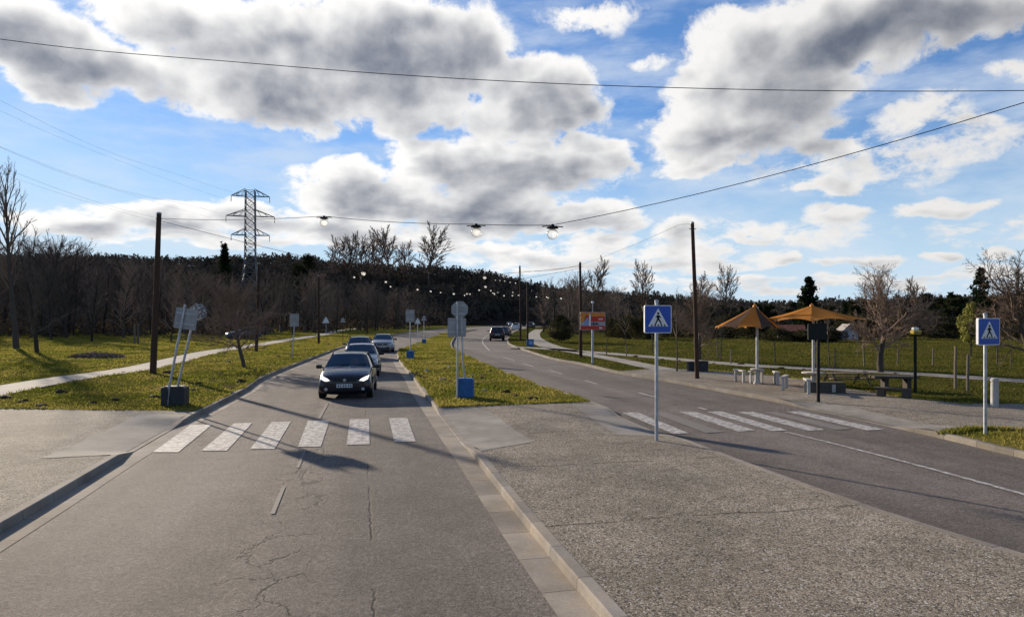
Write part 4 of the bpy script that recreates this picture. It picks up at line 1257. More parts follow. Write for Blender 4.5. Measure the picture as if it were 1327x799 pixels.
def crossing_sign(label, loc, rotz, H, w):
    t = thing('crossing_sign', label, 'road sign', loc, rotz)
    s = w / .6; c = H - w / 2 - .02
    MB().tube([(0, .06, -.1), (0, .06, H + .06)], .036, 12).lathe([(.045, 0), (.045, .03), (.02, .05)], 12, (0, .06, H + .05)).build('post', M['galv'], t, smooth=True)
    MB().prism(shift([(x * s, z * s) for x, z in rrect(.300, .300, .035)], 0, c), -.035, .022).build('panel', [M['white']], t)
    MB().prism(shift([(x * s, z * s) for x, z in rrect(.283, .283, .028)], 0, c), -.038, -.034).build('blue_face', M['blue'], t)
    MB().prism(shift([(-.225 * s, -.155 * s), (.225 * s, -.155 * s), (0, .235 * s)], 0, c), -.041, -.037).build('triangle', M['white'], t)
    pic = MB()
    shapes = [disc((.0, .125), .026), bar((-.002, .088), (.0, .0), .030, .022), bar((.004, .005), (.052, -.062), .018, .014), bar((.052, -.058), (.066, -.112), .014, .012),
              bar((-.004, .005), (-.038, -.060), .018, .014), bar((-.036, -.056), (-.064, -.112), .014, .012), bar((.012, .084), (.052, .030), .012, .010), bar((-.014, .084), (-.056, .036), .012, .010)]
    for k, x in enumerate((-.165, -.09, -.015, .06, .135)):
        shapes.append([(x, -.148), (x + .036, -.148), (x + .030 + (-.012 if k > 2 else .012 if k < 2 else 0), -.114), (x + .004 + (-.012 if k > 2 else .012 if k < 2 else 0), -.114)])
    for i, sh in enumerate(shapes): pic.prism(shift([(x * s, z * s) for x, z in sh], 0, c), -.0435 - .0003 * i, -.040)
    pic.build('walker_pictogram', M['black'], t)
    cl = MB()
    for dz in (.16, -.16): cl.box((0, .05, c + dz * s), (.11, .05, .035))
    cl.build('clamp', M['galv'], t)
    return t
crossing_sign('near square pedestrian crossing sign on the gravel median', (3.06, 14.44, KH), R(7), 2.87, .585)
crossing_sign('square pedestrian crossing sign on the grass patch at the right edge', G(1280, 562, KH) + (KH,), R(14), 2.6, .60)

def base_box(mb_name, mat, t, w, d, h, c=(0, 0)):
    o = MB().box((c[0], c[1], h / 2), (w, d, h), bev=.025).build(mb_name, mat, t)
    MB().box((c[0], c[1], h + .006), (w * .8, d * .8, .03), bev=.008).build('ballast_lid', mat, o)
    return o
def plate_back(t, outline, c, mat, tilt=0.0, depth=.02, y=0.0, name='sign_plate', ribs=True):
    mt = Matrix.Rotation(tilt, 4, 'Y')
    o = MB().prism(outline, y - depth / 2, y + depth / 2, c, mat=mt).build(name, mat, t)
    if ribs:
        w = max(x for x, z in outline); h = max(z for x, z in outline)
        r = MB()
        for f in (.5, -.5): r.box(Vector(c) + mt @ Vector((0, y - depth / 2 - .014, h * f)), (w * 1.7, .028, .035), mt)
        r.build('stiffener', M['galv'], o)
    return o
OCT = lambda r: [(r * math.cos(R(22.5 + 45 * k)) * 1.08, r * math.sin(R(22.5 + 45 * k)) * 1.08) for k in range(8)]

def median_sign():
    x, y = G(603, 514, KH)
    t = thing('road_sign', 'back of an eight sided and a square sign on a bright blue ballast box', 'road sign', (x, y, KH), R(-4))
    base_box('ballast_box', M['blue_box'], t, .55, .42, .60)
    MB().tube([(-.23, -.24, .0), (-.225, -.235, 3.1)], .032, 10).build('post', M['galv'], t, smooth=True)
    MB().tube([(-.0, -.14, .62), (-.07, -.15, 1.3), (-.11, -.18, 2.6)], .034, 10).build('post', M['galv'], t, smooth=True)
    plate_back(t, OCT(.27), (-.17, -.12, 2.86), M['sign_back'], .02)
    plate_back(t, rrect(.30, .305, .03), (-.255, -.17, 2.28), M['sign_back'], .01)
    return t
median_sign()
def leaning_sign():
    x, y = G(227, 524, KH)
    t = thing('road_sign', 'leaning grey sign back on two posts in a dark ballast box', 'road sign', (x, y, KH), R(6))
    base_box('ballast_box', M['dark_box'], t, .66, .45, .54)
    MB().tube([(-.11, -.24, 0), (-.09, -.24, .5), (.36, -.20, 2.98)], .035, 10).build('post', M['galv'], t, smooth=True)
    MB().tube([(.06, .0, .5), (.53, .04, 2.62)], .035, 10).build('post', M['galv'], t, smooth=True)
    plate_back(t, rrect(.315, .31, .03), (.36, -.15, 2.56), M['sign_back'], R(8))
    spk = NT('mottled_back'); m = spk.done(spk.mix(spk.rng(spk.voro(spk.obj, 16), .2, .5), (.50, .50, .49), (.13, .13, .135)), .5, .4)
    plate_back(t, OCT(.25), (.62, .10, 2.76), m, R(8), ribs=False)
    return t
leaning_sign()
def simple_sign(label, px, py, outline, zc, mat, box=None, boxmat=None, H=None, lean=0.0, post='galv', rot=0.0, dx=0.0):
    x, y = G(px, py, KH)
    t = thing('road_sign', label, 'road sign', (x, y, KH), rot)
    h = H or zc + max(z for a, z in outline)
    b0 = 0.0
    if box: base_box('ballast_box', M[boxmat], t, box[0], box[0] * .8, box[1]); b0 = box[1] * .9
    MB().tube([(0, 0, b0 - .05), (lean, 0, h)], .034, 8).build('post', M[post], t, smooth=True)
    plate_back(t, outline, (lean * zc / h + dx, -.05, zc), M[mat])
    return t
TRI = lambda r: [(-r, -r * .75), (r, -r * .75), (r * .12, r * .95), (-r * .12, r * .95)]
simple_sign('back of a tall square sign on a blue ballast box at the median edge', 531.6, 463.8, rrect(.28, .40, .03), 2.72, 'sign_back', (.46, .46), 'blue_box')
simple_sign('white triangle sign between the two blue ballast boxes', 541.3, 448, TRI(.30), 2.28, 'white')
simple_sign('grey triangle sign on the smallest blue ballast box', 549.5, 444.5, TRI(.30), 2.55, 'sign_back', (.42, .40), 'blue_box')
simple_sign('tall square sign back on a thin post on the left verge', 378.3, 464.3, rrect(.29, .41, .03), 2.45, 'sign_back', lean=.20)
simple_sign('white triangle sign in front of the left footpath, farther of the two', 422.5, 435, TRI(.52), 2.25, 'white')
simple_sign('grey triangle sign with a dark foot left of the car queue', 444.3, 443.8, TRI(.30), 2.36, 'sign_back', post='wood_pole')

def board():
    x, y = G(768, 471, KH)
    t = thing('advertising_board', 'small red and orange advertising board on a pale post by the road', 'board', (x, y, KH), R(-3))
    MB().tube([(0, .06, -.1), (0, .06, 2.0)], .06, 12).tube([(.0, .06, 2.9), (.0, .06, 3.45)], .02, 6).build('post', M['galv'], t, smooth=True)
    MB().box((0, 0, 2.42), (1.42, .06, 1.0), bev=.012).build('board_frame', M['galv'], t)
    f = [M['orange'], M['red'], M['grey'], M['white'], M['pale_blue'], M['black']]
    p = MB(); y0 = -.033
    def r(x0, x1, z0, z1, mi, lift): p.prism([(x0, z0), (x1, z0), (x1, z1), (x0, z1)], y0 - .002 * lift, y0, (0, 0, 1.92), mi=mi)
    r(-.69, .69, .76, .98, 0, 1); r(-.69, .69, .46, .76, 1, 1); r(-.69, .69, .24, .46, 2, 1); r(-.69, .69, .02, .23, 1, 1)
    # the pale figure with its orange surround at the left
    p.prism([(-.69, .42), (-.50, .42), (-.36, .98), (-.69, .98)], y0 - .004, y0, (0, 0, 1.92), mi=0)
    p.prism([(-.52, .25), (-.26, .25), (-.23, .50), (-.29, .70), (-.37, .62), (-.45, .50)], y0 - .006, y0, (0, 0, 1.92), mi=4)
    p.prism([(-.22, .22), (-.10, .22), (-.11, .80), (-.16, .94), (-.20, .80)], y0 - .006, y0, (0, 0, 1.92), mi=3)
    p.prism(disc((-.32, .80), .05), y0 - .008, y0, (0, 0, 1.92), mi=1)
    # lettering too small to read in the photograph: plain strokes
    for k in range(5): r(-.08 + k * .085, -.02 + k * .085, .27, .38 + .05 * (k % 2), 5, 3)
    for k in range(4): r(.34 + k * .06, .38 + k * .06, .56, .65, 3, 3)
    for k in range(3): r(.36 + k * .065, .41 + k * .065, .06, .15, 3, 3)
    p.build('poster', f, t)
    MB().lathe([(.06, 0), (.075, .05), (.06, .11), (.0001, .13)], 12, (0, .06, 3.42)).build('finial_lamp', M['white'], t, smooth=True)
board()
def info_panel():
    x, y = G(1062, 519.5, KH)
    t = thing('notice_panel', 'dark green notice panel on a black post before the wide parasol', 'sign', (x, y, KH), R(18))
    MB().tube([(0, .05, -.1), (0, .05, 2.52)], .05, 12).build('post', M['black'], t, smooth=True)
    o = MB().box((-.09, 0, 2.16), (.70, .05, .48), bev=.012).build('panel', M['dark_green'], t)
    MB().box((-.09, -.03, 2.40), (.72, .02, .03)).box((-.09, -.03, 1.92), (.72, .02, .03)).build('edge_trim', M['black'], o)
info_panel()
def marker():
    x, y = G(1186, 508.5, KH)
    t = thing('way_marker', 'yellow way marker with a white cap on a dark green post', 'sign', (x, y, KH), R(25))
    MB().tube([(0, 0, -.1), (0, 0, 2.0)], .05, 10).build('post', M['dark_green'], t, smooth=True)
    o = MB().box((0, -.02, 2.09), (.40, .14, .12), bev=.012).build('yellow_box', M['yellow'], t)
    l = MB()
    for k in range(6): l.box((-.14 + k * .055, -.092, 2.08), (.032, .006, .06))
    l.build('lettering', M['dark_box'], o)
    MB().box((.0, .0, 2.21), (.24, .11, .10), bev=.02).build('cap', M['white'], t)
marker()
t = thing('bollard', 'pale round concrete bollard at the right pavement edge', 'bollard', G(1289, 527, KH) + (KH,))
MB().lathe([(.105, -.1), (.10, .70)], 16).build('shaft', M['cast'], t, smooth=True)
MB().lathe([(.085, .70), (.085, .73), (.105, .74), (.105, .80), (.07, .84), (.0001, .85)], 16).build('head', M['cast'], t, smooth=True)

# ---------------------------------------------------------------- picnic place
def parasol(label, px, py, apex_z, rim_z, ctr, rx0, rx1, ry, mats, n=12, rot=0.0, plain_=False):
    x, y = G(px, py, KH)
    t = thing('parasol', label, 'parasol', (x, y, KH), 0)
    MB().tube([(0, 0, -.1), (0, 0, apex_z - KH - .05)], .05, 14).build('pole', M['galv'], t, smooth=True)
    mb = MB(); A = Vector((ctr, 0, apex_z - KH)); rib = []
    def rim(w):
        c = math.cos(w); return Vector((ctr + (rx1 if c > 0 else rx0) * c, ry * math.sin(w), rim_z - KH))
    K = 6
    ring = []
    for i in range(n):
        w0, w1 = rot + 6.28318 * i / n, rot + 6.28318 * (i + 1) / n
        vs = []; J = 5
        for j in range(J + 1):
            f = .02 + .98 * j / J
            for k in range(K + 1):
                u = k / K; w = w0 + (w1 - w0) * u
                p = A.lerp(rim(w0).lerp(rim(w1), u), f)
                p.z -= .05 * 4 * u * (1 - u) * f * f - .04 * math.sin(math.pi * f) * -1
                if j == J: p.z += .15 * 4 * u * (1 - u) - .07; 
                vs.append(p)
        fs = [(j * (K + 1) + k, j * (K + 1) + k + 1, (j + 1) * (K + 1) + k + 1, (j + 1) * (K + 1) + k) for j in range(J) for k in range(K)]
        mb.add(vs, fs, i % len(mats))
        rib.append((A.lerp(rim(w0), .03), A.lerp(rim(w0), .97) - Vector((0, 0, .05))))
    c = mb.build('canopy', [M[m] for m in mats], t, smooth=True, fix=False)
    for a, b in rib:
        MB().tube([a - Vector((0, 0, .05)), a.lerp(b, .5) - Vector((0, 0, .07)), b - Vector((0, 0, .0))], .014, 5).build('rib', M['trim'], t)
    MB().lathe([(.09, -.05), (.07, .02), (.03, .05), (.015, .08), (.0001, .09)], 12, tuple(A)).build('finial', M['orange'], t, smooth=True)
    return t
parasol('narrow orange parasol with shade painted on every other panel, left of the two picnic parasols', 981.2, 497, 3.19, 2.36, -.09, 1.55, .86, 1.35, ('canvas', 'canvas_shade'), 10, .18)
parasol('wide flat orange parasol, right of the two picnic parasols', 1054, 498.6, 3.19, 2.66, -.06, 1.78, 1.95, 1.85, ('canvas',), 8, .35)

def round_table(label, px, py, r, H):
    x, y = G(px, py, KH)
    t = thing('round_table', label, 'table', (x, y, KH))
    MB().lathe([(.10, H - .06), (r - .02, H - .06), (r, H - .045), (r, H - .012), (r - .02, H), (.08, H)], 28).build('tabletop', M['cast'], t, smooth=True)
    MB().lathe([(.15, 0), (.14, .05), (.10, .10), (.09, H - .06), (.075, H - .05)], 16).build('pedestal', M['cast'], t, smooth=True)
round_table('round pale concrete table on the pole of the narrow parasol', 981.2, 497, .26, .60)
round_table('round pale concrete table on the pole of the wide parasol', 1054, 498.6, .43, .50)
def bench(label, px, py, rot, L=.85, W=.17, H=.50, group=None):
    x, y = G(px, py, KH)
    t = thing('concrete_bench', label, 'bench', (x, y, KH), rot)
    MB().box((0, 0, H - .03), (L, W, .06), bev=.012).build('seat', M['cast'], t)
    for s in (-1, 1): MB().box((s * (L / 2 - .06), 0, (H - .06) / 2), (.055, W * .6, H - .062), bev=.01).build('leg', M['cast'], t)
    return t
bench('pale concrete bench nearest the brown pole, left of the narrow parasol', 958.5, 494.5, R(100), .75)
bench('pale concrete bench just in front of the narrow parasol pole', 980, 496, R(25), .72)
bench('pale concrete bench standing alone between the two parasols', 1006, 497.5, R(80), .7)
bench('low pale concrete bench in front of the gap between the parasols', 1017, 504, R(60), .95)
bench('pale concrete bench left of the black notice post', 1046, 509, R(75), .8)
x, y = G(1069, 508.0, KH)
t = thing('concrete_block', 'long low grey concrete block beside the black notice post', 'block', (x, y, KH), R(-6))
MB().box((0, 0, .18), (1.25, .42, .36), bev=.02).build('block_body', M['kerb'], t)
MB().box((.22, -.225, .16), (.12, .03, .26), bev=.01).build('drain_plug', M['cast'], t)
def timber_table(label, px, py, rot):
    x, y = G(px, py, KH)
    t = thing('picnic_table', label, 'table', (x, y, KH), rot)
    t.scale = (.92, .72, .62)
    top = MB()
    for k in range(5): top.box((0, -.32 + .16 * k, .745), (2.0, .145, .045), bev=.006)
    top.build('tabletop', M['wood'], t)
    for s in (-1, 1):
        b = MB()
        for k in range(2): b.box((0, s * (.66 + .14 * k), .44), (2.0, .125, .045), bev=.006)
        b.build('seat', M['wood'], t)
    for sx in (-.72, .72):
        for s in (-1, 1): MB().tube([(sx, s * .22, .72), (sx, s * .72, .0)], .045, 4).build('leg', M['wood'], t)
        MB().box((sx + .06, 0, .40), (.05, 1.6, .09)).build('crossbar', M['wood'], t)
timber_table('grey timber picnic table with splayed legs beneath the round crowned tree', 1097, 498.5, R(8))
def slab_table(label, px, py, rot):
    x, y = G(px, py, KH)
    t = thing('slab_table', label, 'table', (x, y, KH), rot)
    MB().box((0, 0, .47), (1.5, .6, .08), bev=.02).build('tabletop', M['kerb'], t)
    for sx in (-.3, .45): MB().box((sx, 0, .215), (.15, .40, .43), bev=.02).build('leg', M['kerb'], t)
slab_table('grey stone slab table right of the round crowned tree', 1158, 505, R(-8))
x, y = G(1157, 514, KH)
t = thing('stone_bench', 'grey stone bench in front of the slab table', 'bench', (x, y, KH), R(-42))
MB().box((0, 0, .27), (1.05, .30, .06), bev=.015).build('seat', M['kerb'], t)
for sx in (-.34, .40): MB().box((sx, 0, .12), (.24, .27, .24), bev=.02).build('leg', M['kerb'], t)
def planter(label, px, py, w, h):
    x, y = G(px, py, KH)
    t = thing('planter', label, 'planter', (x, y, KH), R(4))
    MB().box((0, 0, h / 2), (w, w, h), bev=.015).build('planter_box', M['dark_box'], t)
    r = MB()
    for sx, sy, a, b in ((0, w / 2, w + .04, .05), (0, -w / 2, w + .04, .05), (w / 2, 0, .05, w - .02), (-w / 2, 0, .05, w - .02)): r.box((sx, sy, h + .006), (a, b, .035))
    r.build('planter_rim', M['trim'], t)
    MB().box((0, 0, h - .01), (w * .88, w * .88, .035)).build('soil_fill', M['soil'], t)
planter('small dark planter left of the tallest brown pole', 895, 480, .30, .42)
planter('larger dark planter right of the tallest brown pole', 910.5, 480.5, .42, .46)
x, y = G(687, 448.8, KH)
t = thing('display_case', 'small blue notice case at the foot of the far slim pole', 'case', (x, y, KH), R(-10))
MB().box((0, 0, .32), (.62, .35, .62), bev=.02).build('case_body', M['blue_box'], t)
MB().box((.08, -.18, .36), (.34, .02, .34)).build('case_face', M['pale_blue'], t)
MB().box((0, 0, .645), (.66, .39, .04), bev=.01).build('case_lid', M['blue_box'], t)

# fence posts, tree stakes and paired markers
FP = [(930, 464), (947, 471), (1005, 472), (1082, 476), (1120, 474), (1163, 472), (1209, 473), (1292, 472), (845, 457), (812, 462), (786, 459.5)]
proto_post = None
for px, py in FP:
    x, y = G(px, py, KH)
    if proto_post is None:
        proto_post = tag(MB().tube([(0, 0, -.1), (0.01, 0, .6), (0, 0, 1.15)], [.045, .042, .038], 7).build('fence_post', M['wood'], None, smooth=True), 'thin grey fence post in the right field', 'post', 'field fence posts')
        o = proto_post
    else:
        o = proto_post.copy(); COL.objects.link(o)
    o.location = (x, y, KH); o.rotation_euler = (rgv.uniform(-.05, .05), rgv.uniform(-.05, .05), rgv.uniform(0, 6)); o.scale = (1, 1, rgv.uniform(.7, 1.2))
for i, (px, py, h, lb) in enumerate(((1238, 503, 1.55, 'timber tree stake right of the yellow way marker'), (1254, 506, 1.3, 'shorter timber tree stake left of the right crossing sign'))):
    x, y = G(px, py, KH)
    tag(MB().tube([(x, y, 0), (x, y, h * .6), (x + .02, y, KH + h)], [.05, .047, .045], 8).build('tree_stake', M['wood'], None, smooth=True), lb, 'stake')
for i, (px, lb) in enumerate(((174.5, 'grey timber marker post in the meadow, left of the pair'), (179, 'grey timber marker post in the meadow, right of the pair'))):
    x, y = G(px, 445.5, KH)
    tag(MB().tube([(x, y, 0), (x, y, 1.2), (x, y, 2.1)], [.10, .095, .09], 8).lathe([(.095, 0), (.05, .05), (.0001, .06)], 8, (x, y, 2.1)).build('marker_post', M['wood'], None, smooth=True), lb, 'post')

# ---------------------------------------------------------------- buildings behind the field
def small_house(label, px, d, w, dep, hw, hr, wall, roof, rot=0.0, name='small_house'):
    x, y, _ = px_at(px, d)
    t = thing(name, label, 'building', (x, y, .1), rot)
    MB().box((0, 0, hw / 2), (w, dep, hw)).prism([(-w / 2, hw), (w / 2, hw), (0, hw + hr - .08)], -dep / 2 + .05, dep / 2 - .05).build('wall', M[wall], t)
    for s in (-1, 1):
        o = .25
        mb = MB()
        k = hr / (w / 2)
        a, b = Vector((s * .02, hw + hr)), Vector((s * (w / 2 + o), hw - o * k))
        mb.prism([tuple(a), tuple(b), (b.x, b.y - .10), (a.x, a.y - .10)] , -dep / 2 - o, dep / 2 + o)
        mb.build('roof', M[roof], t)
    f = MB().box((w * .2, -dep / 2 - .01, hw * .5), (w * .22, .06, hw * .4)).build('window', M['white'], t)
    MB().box((w * .2, -dep / 2 - .045, hw * .5), (w * .17, .03, hw * .32)).build('pane', M['pane'], f)
    d_ = MB().box((-w * .22, -dep / 2 - .01, hw * .40), (w * .2, .06, hw * .8)).build('door', M['wood'], t)
    MB().tube([(-w * .15, -dep / 2 - .05, hw * .4), (-w * .15, -dep / 2 - .09, hw * .4)], .03, 6).build('handle', M['galv'], d_)
small_house('low house with a dark red roof behind the gap between the parasols', 1024, 88, 3.6, 3.0, 1.0, .75, 'render', 'tile', R(70))
small_house('small white gabled shed behind the field beside the round tree', 1097, 84, 1.8, 3.2, 1.05, .85, 'grey', 'stone', R(-12), 'garden_shed')
small_house('low dark roofed shed between the house and the white shed', 1065, 84, 3.2, 2.6, 1.0, .5, 'render', 'dark_box', R(10), 'garden_shed')
# ---------------------------------------------------------------- clods and stones on the lawns
def lump(name, mat, seed):
    bm = bmesh.new(); bmesh.ops.create_icosphere(bm, subdivisions=2, radius=1)
    rg = random.Random(seed)
    for v in bm.verts:
        k = 1 + .28 * math.sin(v.co.x * 3.1 + seed) * math.cos(v.co.y * 2.7 + seed * 2) + rg.uniform(-.12, .12)
        v.co = Vector((v.co.x * k, v.co.y * k * .8, max(-.2, v.co.z * k * .55)))
    me = bpy.data.meshes.new(name); bm.to_mesh(me); bm.free(); me.materials.append(mat)
    return me
clod_me = [lump('clod', M['soil'], s) for s in (1, 2, 3)]; stone_me = [lump('stone', M['stone'], s) for s in (4, 5)]
def scatter(me, name, label, cat, group, spots, s0, s1):
    for px, py in spots:
        x, y = G(px, py, KH)
        o = bpy.data.objects.new(name, rgv.choice(me)); COL.objects.link(o)
        tag(o, label, cat, group); o.location = (x, y, KH); o.rotation_euler = (0, 0, rgv.uniform(0, 6.28)); s = rgv.uniform(s0, s1); o.scale = (s * rgv.uniform(.9, 1.6), s, s * rgv.uniform(.7, 1.3))
scatter(clod_me, 'clod', 'small dark clod of earth lying on the median grass', 'clod', 'clods of earth on the median', [(562, 461), (566, 466.5), (538.5, 471), (549, 489), (541, 483), (626, 486), (618, 497.5), (575, 506), (625, 489.5), (640, 500), (655, 508), (668, 512), (584, 494), (605, 474), (690, 516), (577, 478), (636, 481)], .07, .14)
scatter(stone_me, 'stone', 'pale stone lying on the median grass', 'stone', 'pale stones on the median', [(553, 480.5), (582, 476), (574, 491.5), (612, 486), (628, 505)], .08, .15)
scatter(clod_me, 'clod', 'dark clod of earth lying on the left verge', 'clod', 'clods of earth on the left verge', [(30, 520), (52, 526), (80, 508), (217, 483), (296, 469), (425, 446), (408, 449), (313, 494), (286, 484), (276, 490), (258, 497), (8, 515), (160, 482), (55, 503), (236, 512), (252, 505), (330, 480), (395, 454), (360, 462), (120, 522), (150, 518), (200, 514), (300, 503)], .08, .18)
scatter(clod_me, 'clod', 'dark clod of earth along the right footpath', 'clod', 'clods of earth beside the right footpath', [(823, 462), (858, 466), (790, 457), (960, 472), (1013, 477), (1041, 478), (1120, 482), (1160, 484), (880, 468), (925, 471), (1000, 478)], .08, .16)
# a heap of dry cuttings in the left meadow
C = in_ball(1400, px_at(127, G(127, 463, KH)[1], .16), (1.9, .8, .26), .1)
V, F = tri_cloud(C, .13)
t_ = tag(arr_mesh('brush_pile', V, F, M['twig']), 'low heap of dry grey cuttings in the left meadow', 'brush pile')

# ---------------------------------------------------------------- cars
from mathutils.bvhtree import BVHTree
# station: y, z_low, w_sill, w_mid, z_mid, w_belt, z_belt, w_top, z_top   (front is at -y)
HATCH = [(-2.02, 0.26, 0.62, 0.695, 0.42, 0.66, 0.58, 0.54, 0.66), (-1.93, 0.16, 0.87, 0.875, 0.44, 0.81, 0.68, 0.65, 0.77), (-1.62, 0.12, 0.91, 0.9, 0.5, 0.83, 0.79, 0.7, 0.87), (-1.2, 0.15, 0.88, 0.895, 0.52, 0.855, 0.86, 0.74, 0.94), (-0.82, 0.15, 0.88, 0.9, 0.52, 0.865, 0.91, 0.74, 1.0), (-0.02, 0.15, 0.88, 0.9, 0.52, 0.865, 0.94, 0.585, 1.41), (0.55, 0.15, 0.88, 0.9, 0.52, 0.865, 0.95, 0.6, 1.46), (1.25, 0.15, 0.88, 0.9, 0.52, 0.86, 0.97, 0.58, 1.43), (1.72, 0.17, 0.87, 0.885, 0.54, 0.84, 0.99, 0.6, 1.05), (1.93, 0.23, 0.77, 0.825, 0.54, 0.78, 0.86, 0.66, 0.95), (2.02, 0.28, 0.67, 0.695, 0.51, 0.66, 0.7, 0.54, 0.78)]
SEDAN = [(-2.2, 0.26, 0.62, 0.715, 0.42, 0.68, 0.58, 0.54, 0.65), (-2.1, 0.16, 0.89, 0.895, 0.44, 0.83, 0.68, 0.65, 0.76), (-1.75, 0.12, 0.92, 0.91, 0.5, 0.84, 0.78, 0.7, 0.86), (-1.3, 0.15, 0.88, 0.9, 0.52, 0.86, 0.85, 0.74, 0.92), (-0.85, 0.15, 0.88, 0.905, 0.52, 0.865, 0.9, 0.75, 0.98), (-0.05, 0.15, 0.88, 0.905, 0.52, 0.865, 0.93, 0.58, 1.36), (0.5, 0.15, 0.88, 0.905, 0.52, 0.865, 0.94, 0.59, 1.41), (1.0, 0.15, 0.88, 0.905, 0.52, 0.86, 0.95, 0.57, 1.36), (1.62, 0.17, 0.88, 0.895, 0.54, 0.85, 0.96, 0.66, 1.0), (2.1, 0.23, 0.79, 0.835, 0.54, 0.79, 0.9, 0.66, 0.97), (2.2, 0.28, 0.67, 0.695, 0.51, 0.66, 0.72, 0.54, 0.8)]
SUVB = [(-2.2, 0.32, 0.66, 0.735, 0.52, 0.72, 0.74, 0.6, 0.84), (-2.1, 0.22, 0.91, 0.915, 0.54, 0.87, 0.86, 0.71, 0.96), (-1.75, 0.18, 0.95, 0.935, 0.62, 0.87, 0.96, 0.74, 1.04), (-1.35, 0.21, 0.91, 0.935, 0.64, 0.89, 1.0, 0.78, 1.09), (-0.95, 0.21, 0.91, 0.94, 0.64, 0.895, 1.03, 0.78, 1.12), (-0.25, 0.21, 0.91, 0.94, 0.64, 0.895, 1.06, 0.64, 1.6), (0.5, 0.21, 0.91, 0.94, 0.64, 0.895, 1.07, 0.65, 1.66), (1.55, 0.21, 0.91, 0.94, 0.64, 0.89, 1.08, 0.63, 1.63), (1.98, 0.23, 0.9, 0.925, 0.66, 0.87, 1.08, 0.68, 1.18), (2.1, 0.29, 0.81, 0.865, 0.66, 0.82, 0.95, 0.7, 1.04), (2.17, 0.34, 0.72, 0.755, 0.62, 0.7, 0.8, 0.58, 0.88)]

def surf_body(st, paint, root):
    """loft, subdivide once, then split the glass off as parts of their own"""
    bm = bmesh.new(); rows = []
    for (y, zl, ws, wm, zm, wb, zb, wt, zt) in st:
        half = [(0, zl), (ws, zl), (wm, zm), (wb, zb), (wt, zt), (0, zt + .035)]
        pts = half + [(-x, z) for x, z in half[-2:0:-1]]
        rows.append([bm.verts.new((x, y, z)) for x, z in pts])
    n = len(rows[0]); faces = {}
    for i in range(len(rows) - 1):
        for k in range(n):
            f = bm.faces.new((rows[i][k], rows[i][(k + 1) % n], rows[i + 1][(k + 1) % n], rows[i + 1][k]))
            f.material_index = 0
            if k in (3, 6) and i in (4, 5, 6): f.material_index = 1       # side windows
            if k in (4, 5) and i == 4: f.material_index = 2               # windscreen
            if k in (4, 5) and i == 7: f.material_index = 3               # rear window
    bm.faces.new(rows[0][::-1]); bm.faces.new(rows[-1])
    bmesh.ops.recalc_face_normals(bm, faces=bm.faces)
    cl = bm.edges.layers.float.new('crease_edge')
    for e in bm.edges:
        ms = {f.material_index for f in e.link_faces}
        if len(ms) > 1: e[cl] = .65
    me = bpy.data.meshes.new('car_shape')
    bm.to_mesh(me); bm.free()
    for k in range(4): me.materials.append(paint if k == 0 else M['car_glass'])
    tmp = bpy.data.objects.new('car_shape', me); COL.objects.link(tmp)
    md = tmp.modifiers.new('smooth', 'SUBSURF'); md.levels = md.render_levels = 2
    dg = bpy.context.evaluated_depsgraph_get()
    em = bpy.data.meshes.new_from_object(tmp.evaluated_get(dg))
    bm = bmesh.new(); bm.from_mesh(em)
    tree = BVHTree.FromBMesh(bm)
    out = {}
    for mi, nm in ((0, 'body'), (1, 'side_window'), (2, 'windscreen'), (3, 'rear_window')):
        sides = ((-1, 1) if mi == 1 else (0,))
        for s in sides:
            b2 = bm.copy()
            b2.faces.ensure_lookup_table()
            dele = [f for f in b2.faces if f.material_index != mi or (s and f.calc_center_median().x * s < 0)]
            bmesh.ops.delete(b2, geom=dele, context='FACES')
            for f in b2.faces: f.material_index = 0; f.smooth = True
            m2 = bpy.data.meshes.new(nm); b2.to_mesh(m2); b2.free()
            m2.materials.append(paint if mi == 0 else M['car_glass'])
            o = bpy.data.objects.new(nm, m2); COL.objects.link(o); o.parent = root
            out[nm] = o
    bm.free(); bpy.data.objects.remove(tmp, do_unlink=True); bpy.data.meshes.remove(me); bpy.data.meshes.remove(em)
    return tree, out

def decal(tree, poly, face, lift, thick=.0):
    """an outline in x,z laid on the front (-1) or rear (+1) of the body"""
    bm = bmesh.new()
    f = bm.faces.new([bm.verts.new((x, 0, z)) for x, z in poly])
    x0, x1 = min(p[0] for p in poly), max(p[0] for p in poly); z0, z1 = min(p[1] for p in poly), max(p[1] for p in poly)
    for q in np.arange(x0 + .04, x1, .05): bmesh.ops.bisect_plane(bm, geom=bm.verts[:] + bm.edges[:] + bm.faces[:], plane_co=(q, 0, 0), plane_no=(1, 0, 0))
    for q in np.arange(z0 + .03, z1, .04): bmesh.ops.bisect_plane(bm, geom=bm.verts[:] + bm.edges[:] + bm.faces[:], plane_co=(0, 0, q), plane_no=(0, 0, 1))
    vs, fs = [], []
    for v in bm.verts:
        h = tree.ray_cast(Vector((v.co.x, 6 * face, v.co.z)), Vector((0, -face, 0)))
        y = (h[0].y if h[0] else 1.85 * face) + lift * face
        vs.append((v.co.x, y, v.co.z))
    bm.verts.index_update()
    fs = [tuple(v.index for v in f.verts) for f in bm.faces]
    bm.free()
    # give it a little depth
    n = len(vs)
    return MB().add(vs, fs).add([(x, y - face * .03, z) for x, y, z in vs], [f[::-1] for f in fs])

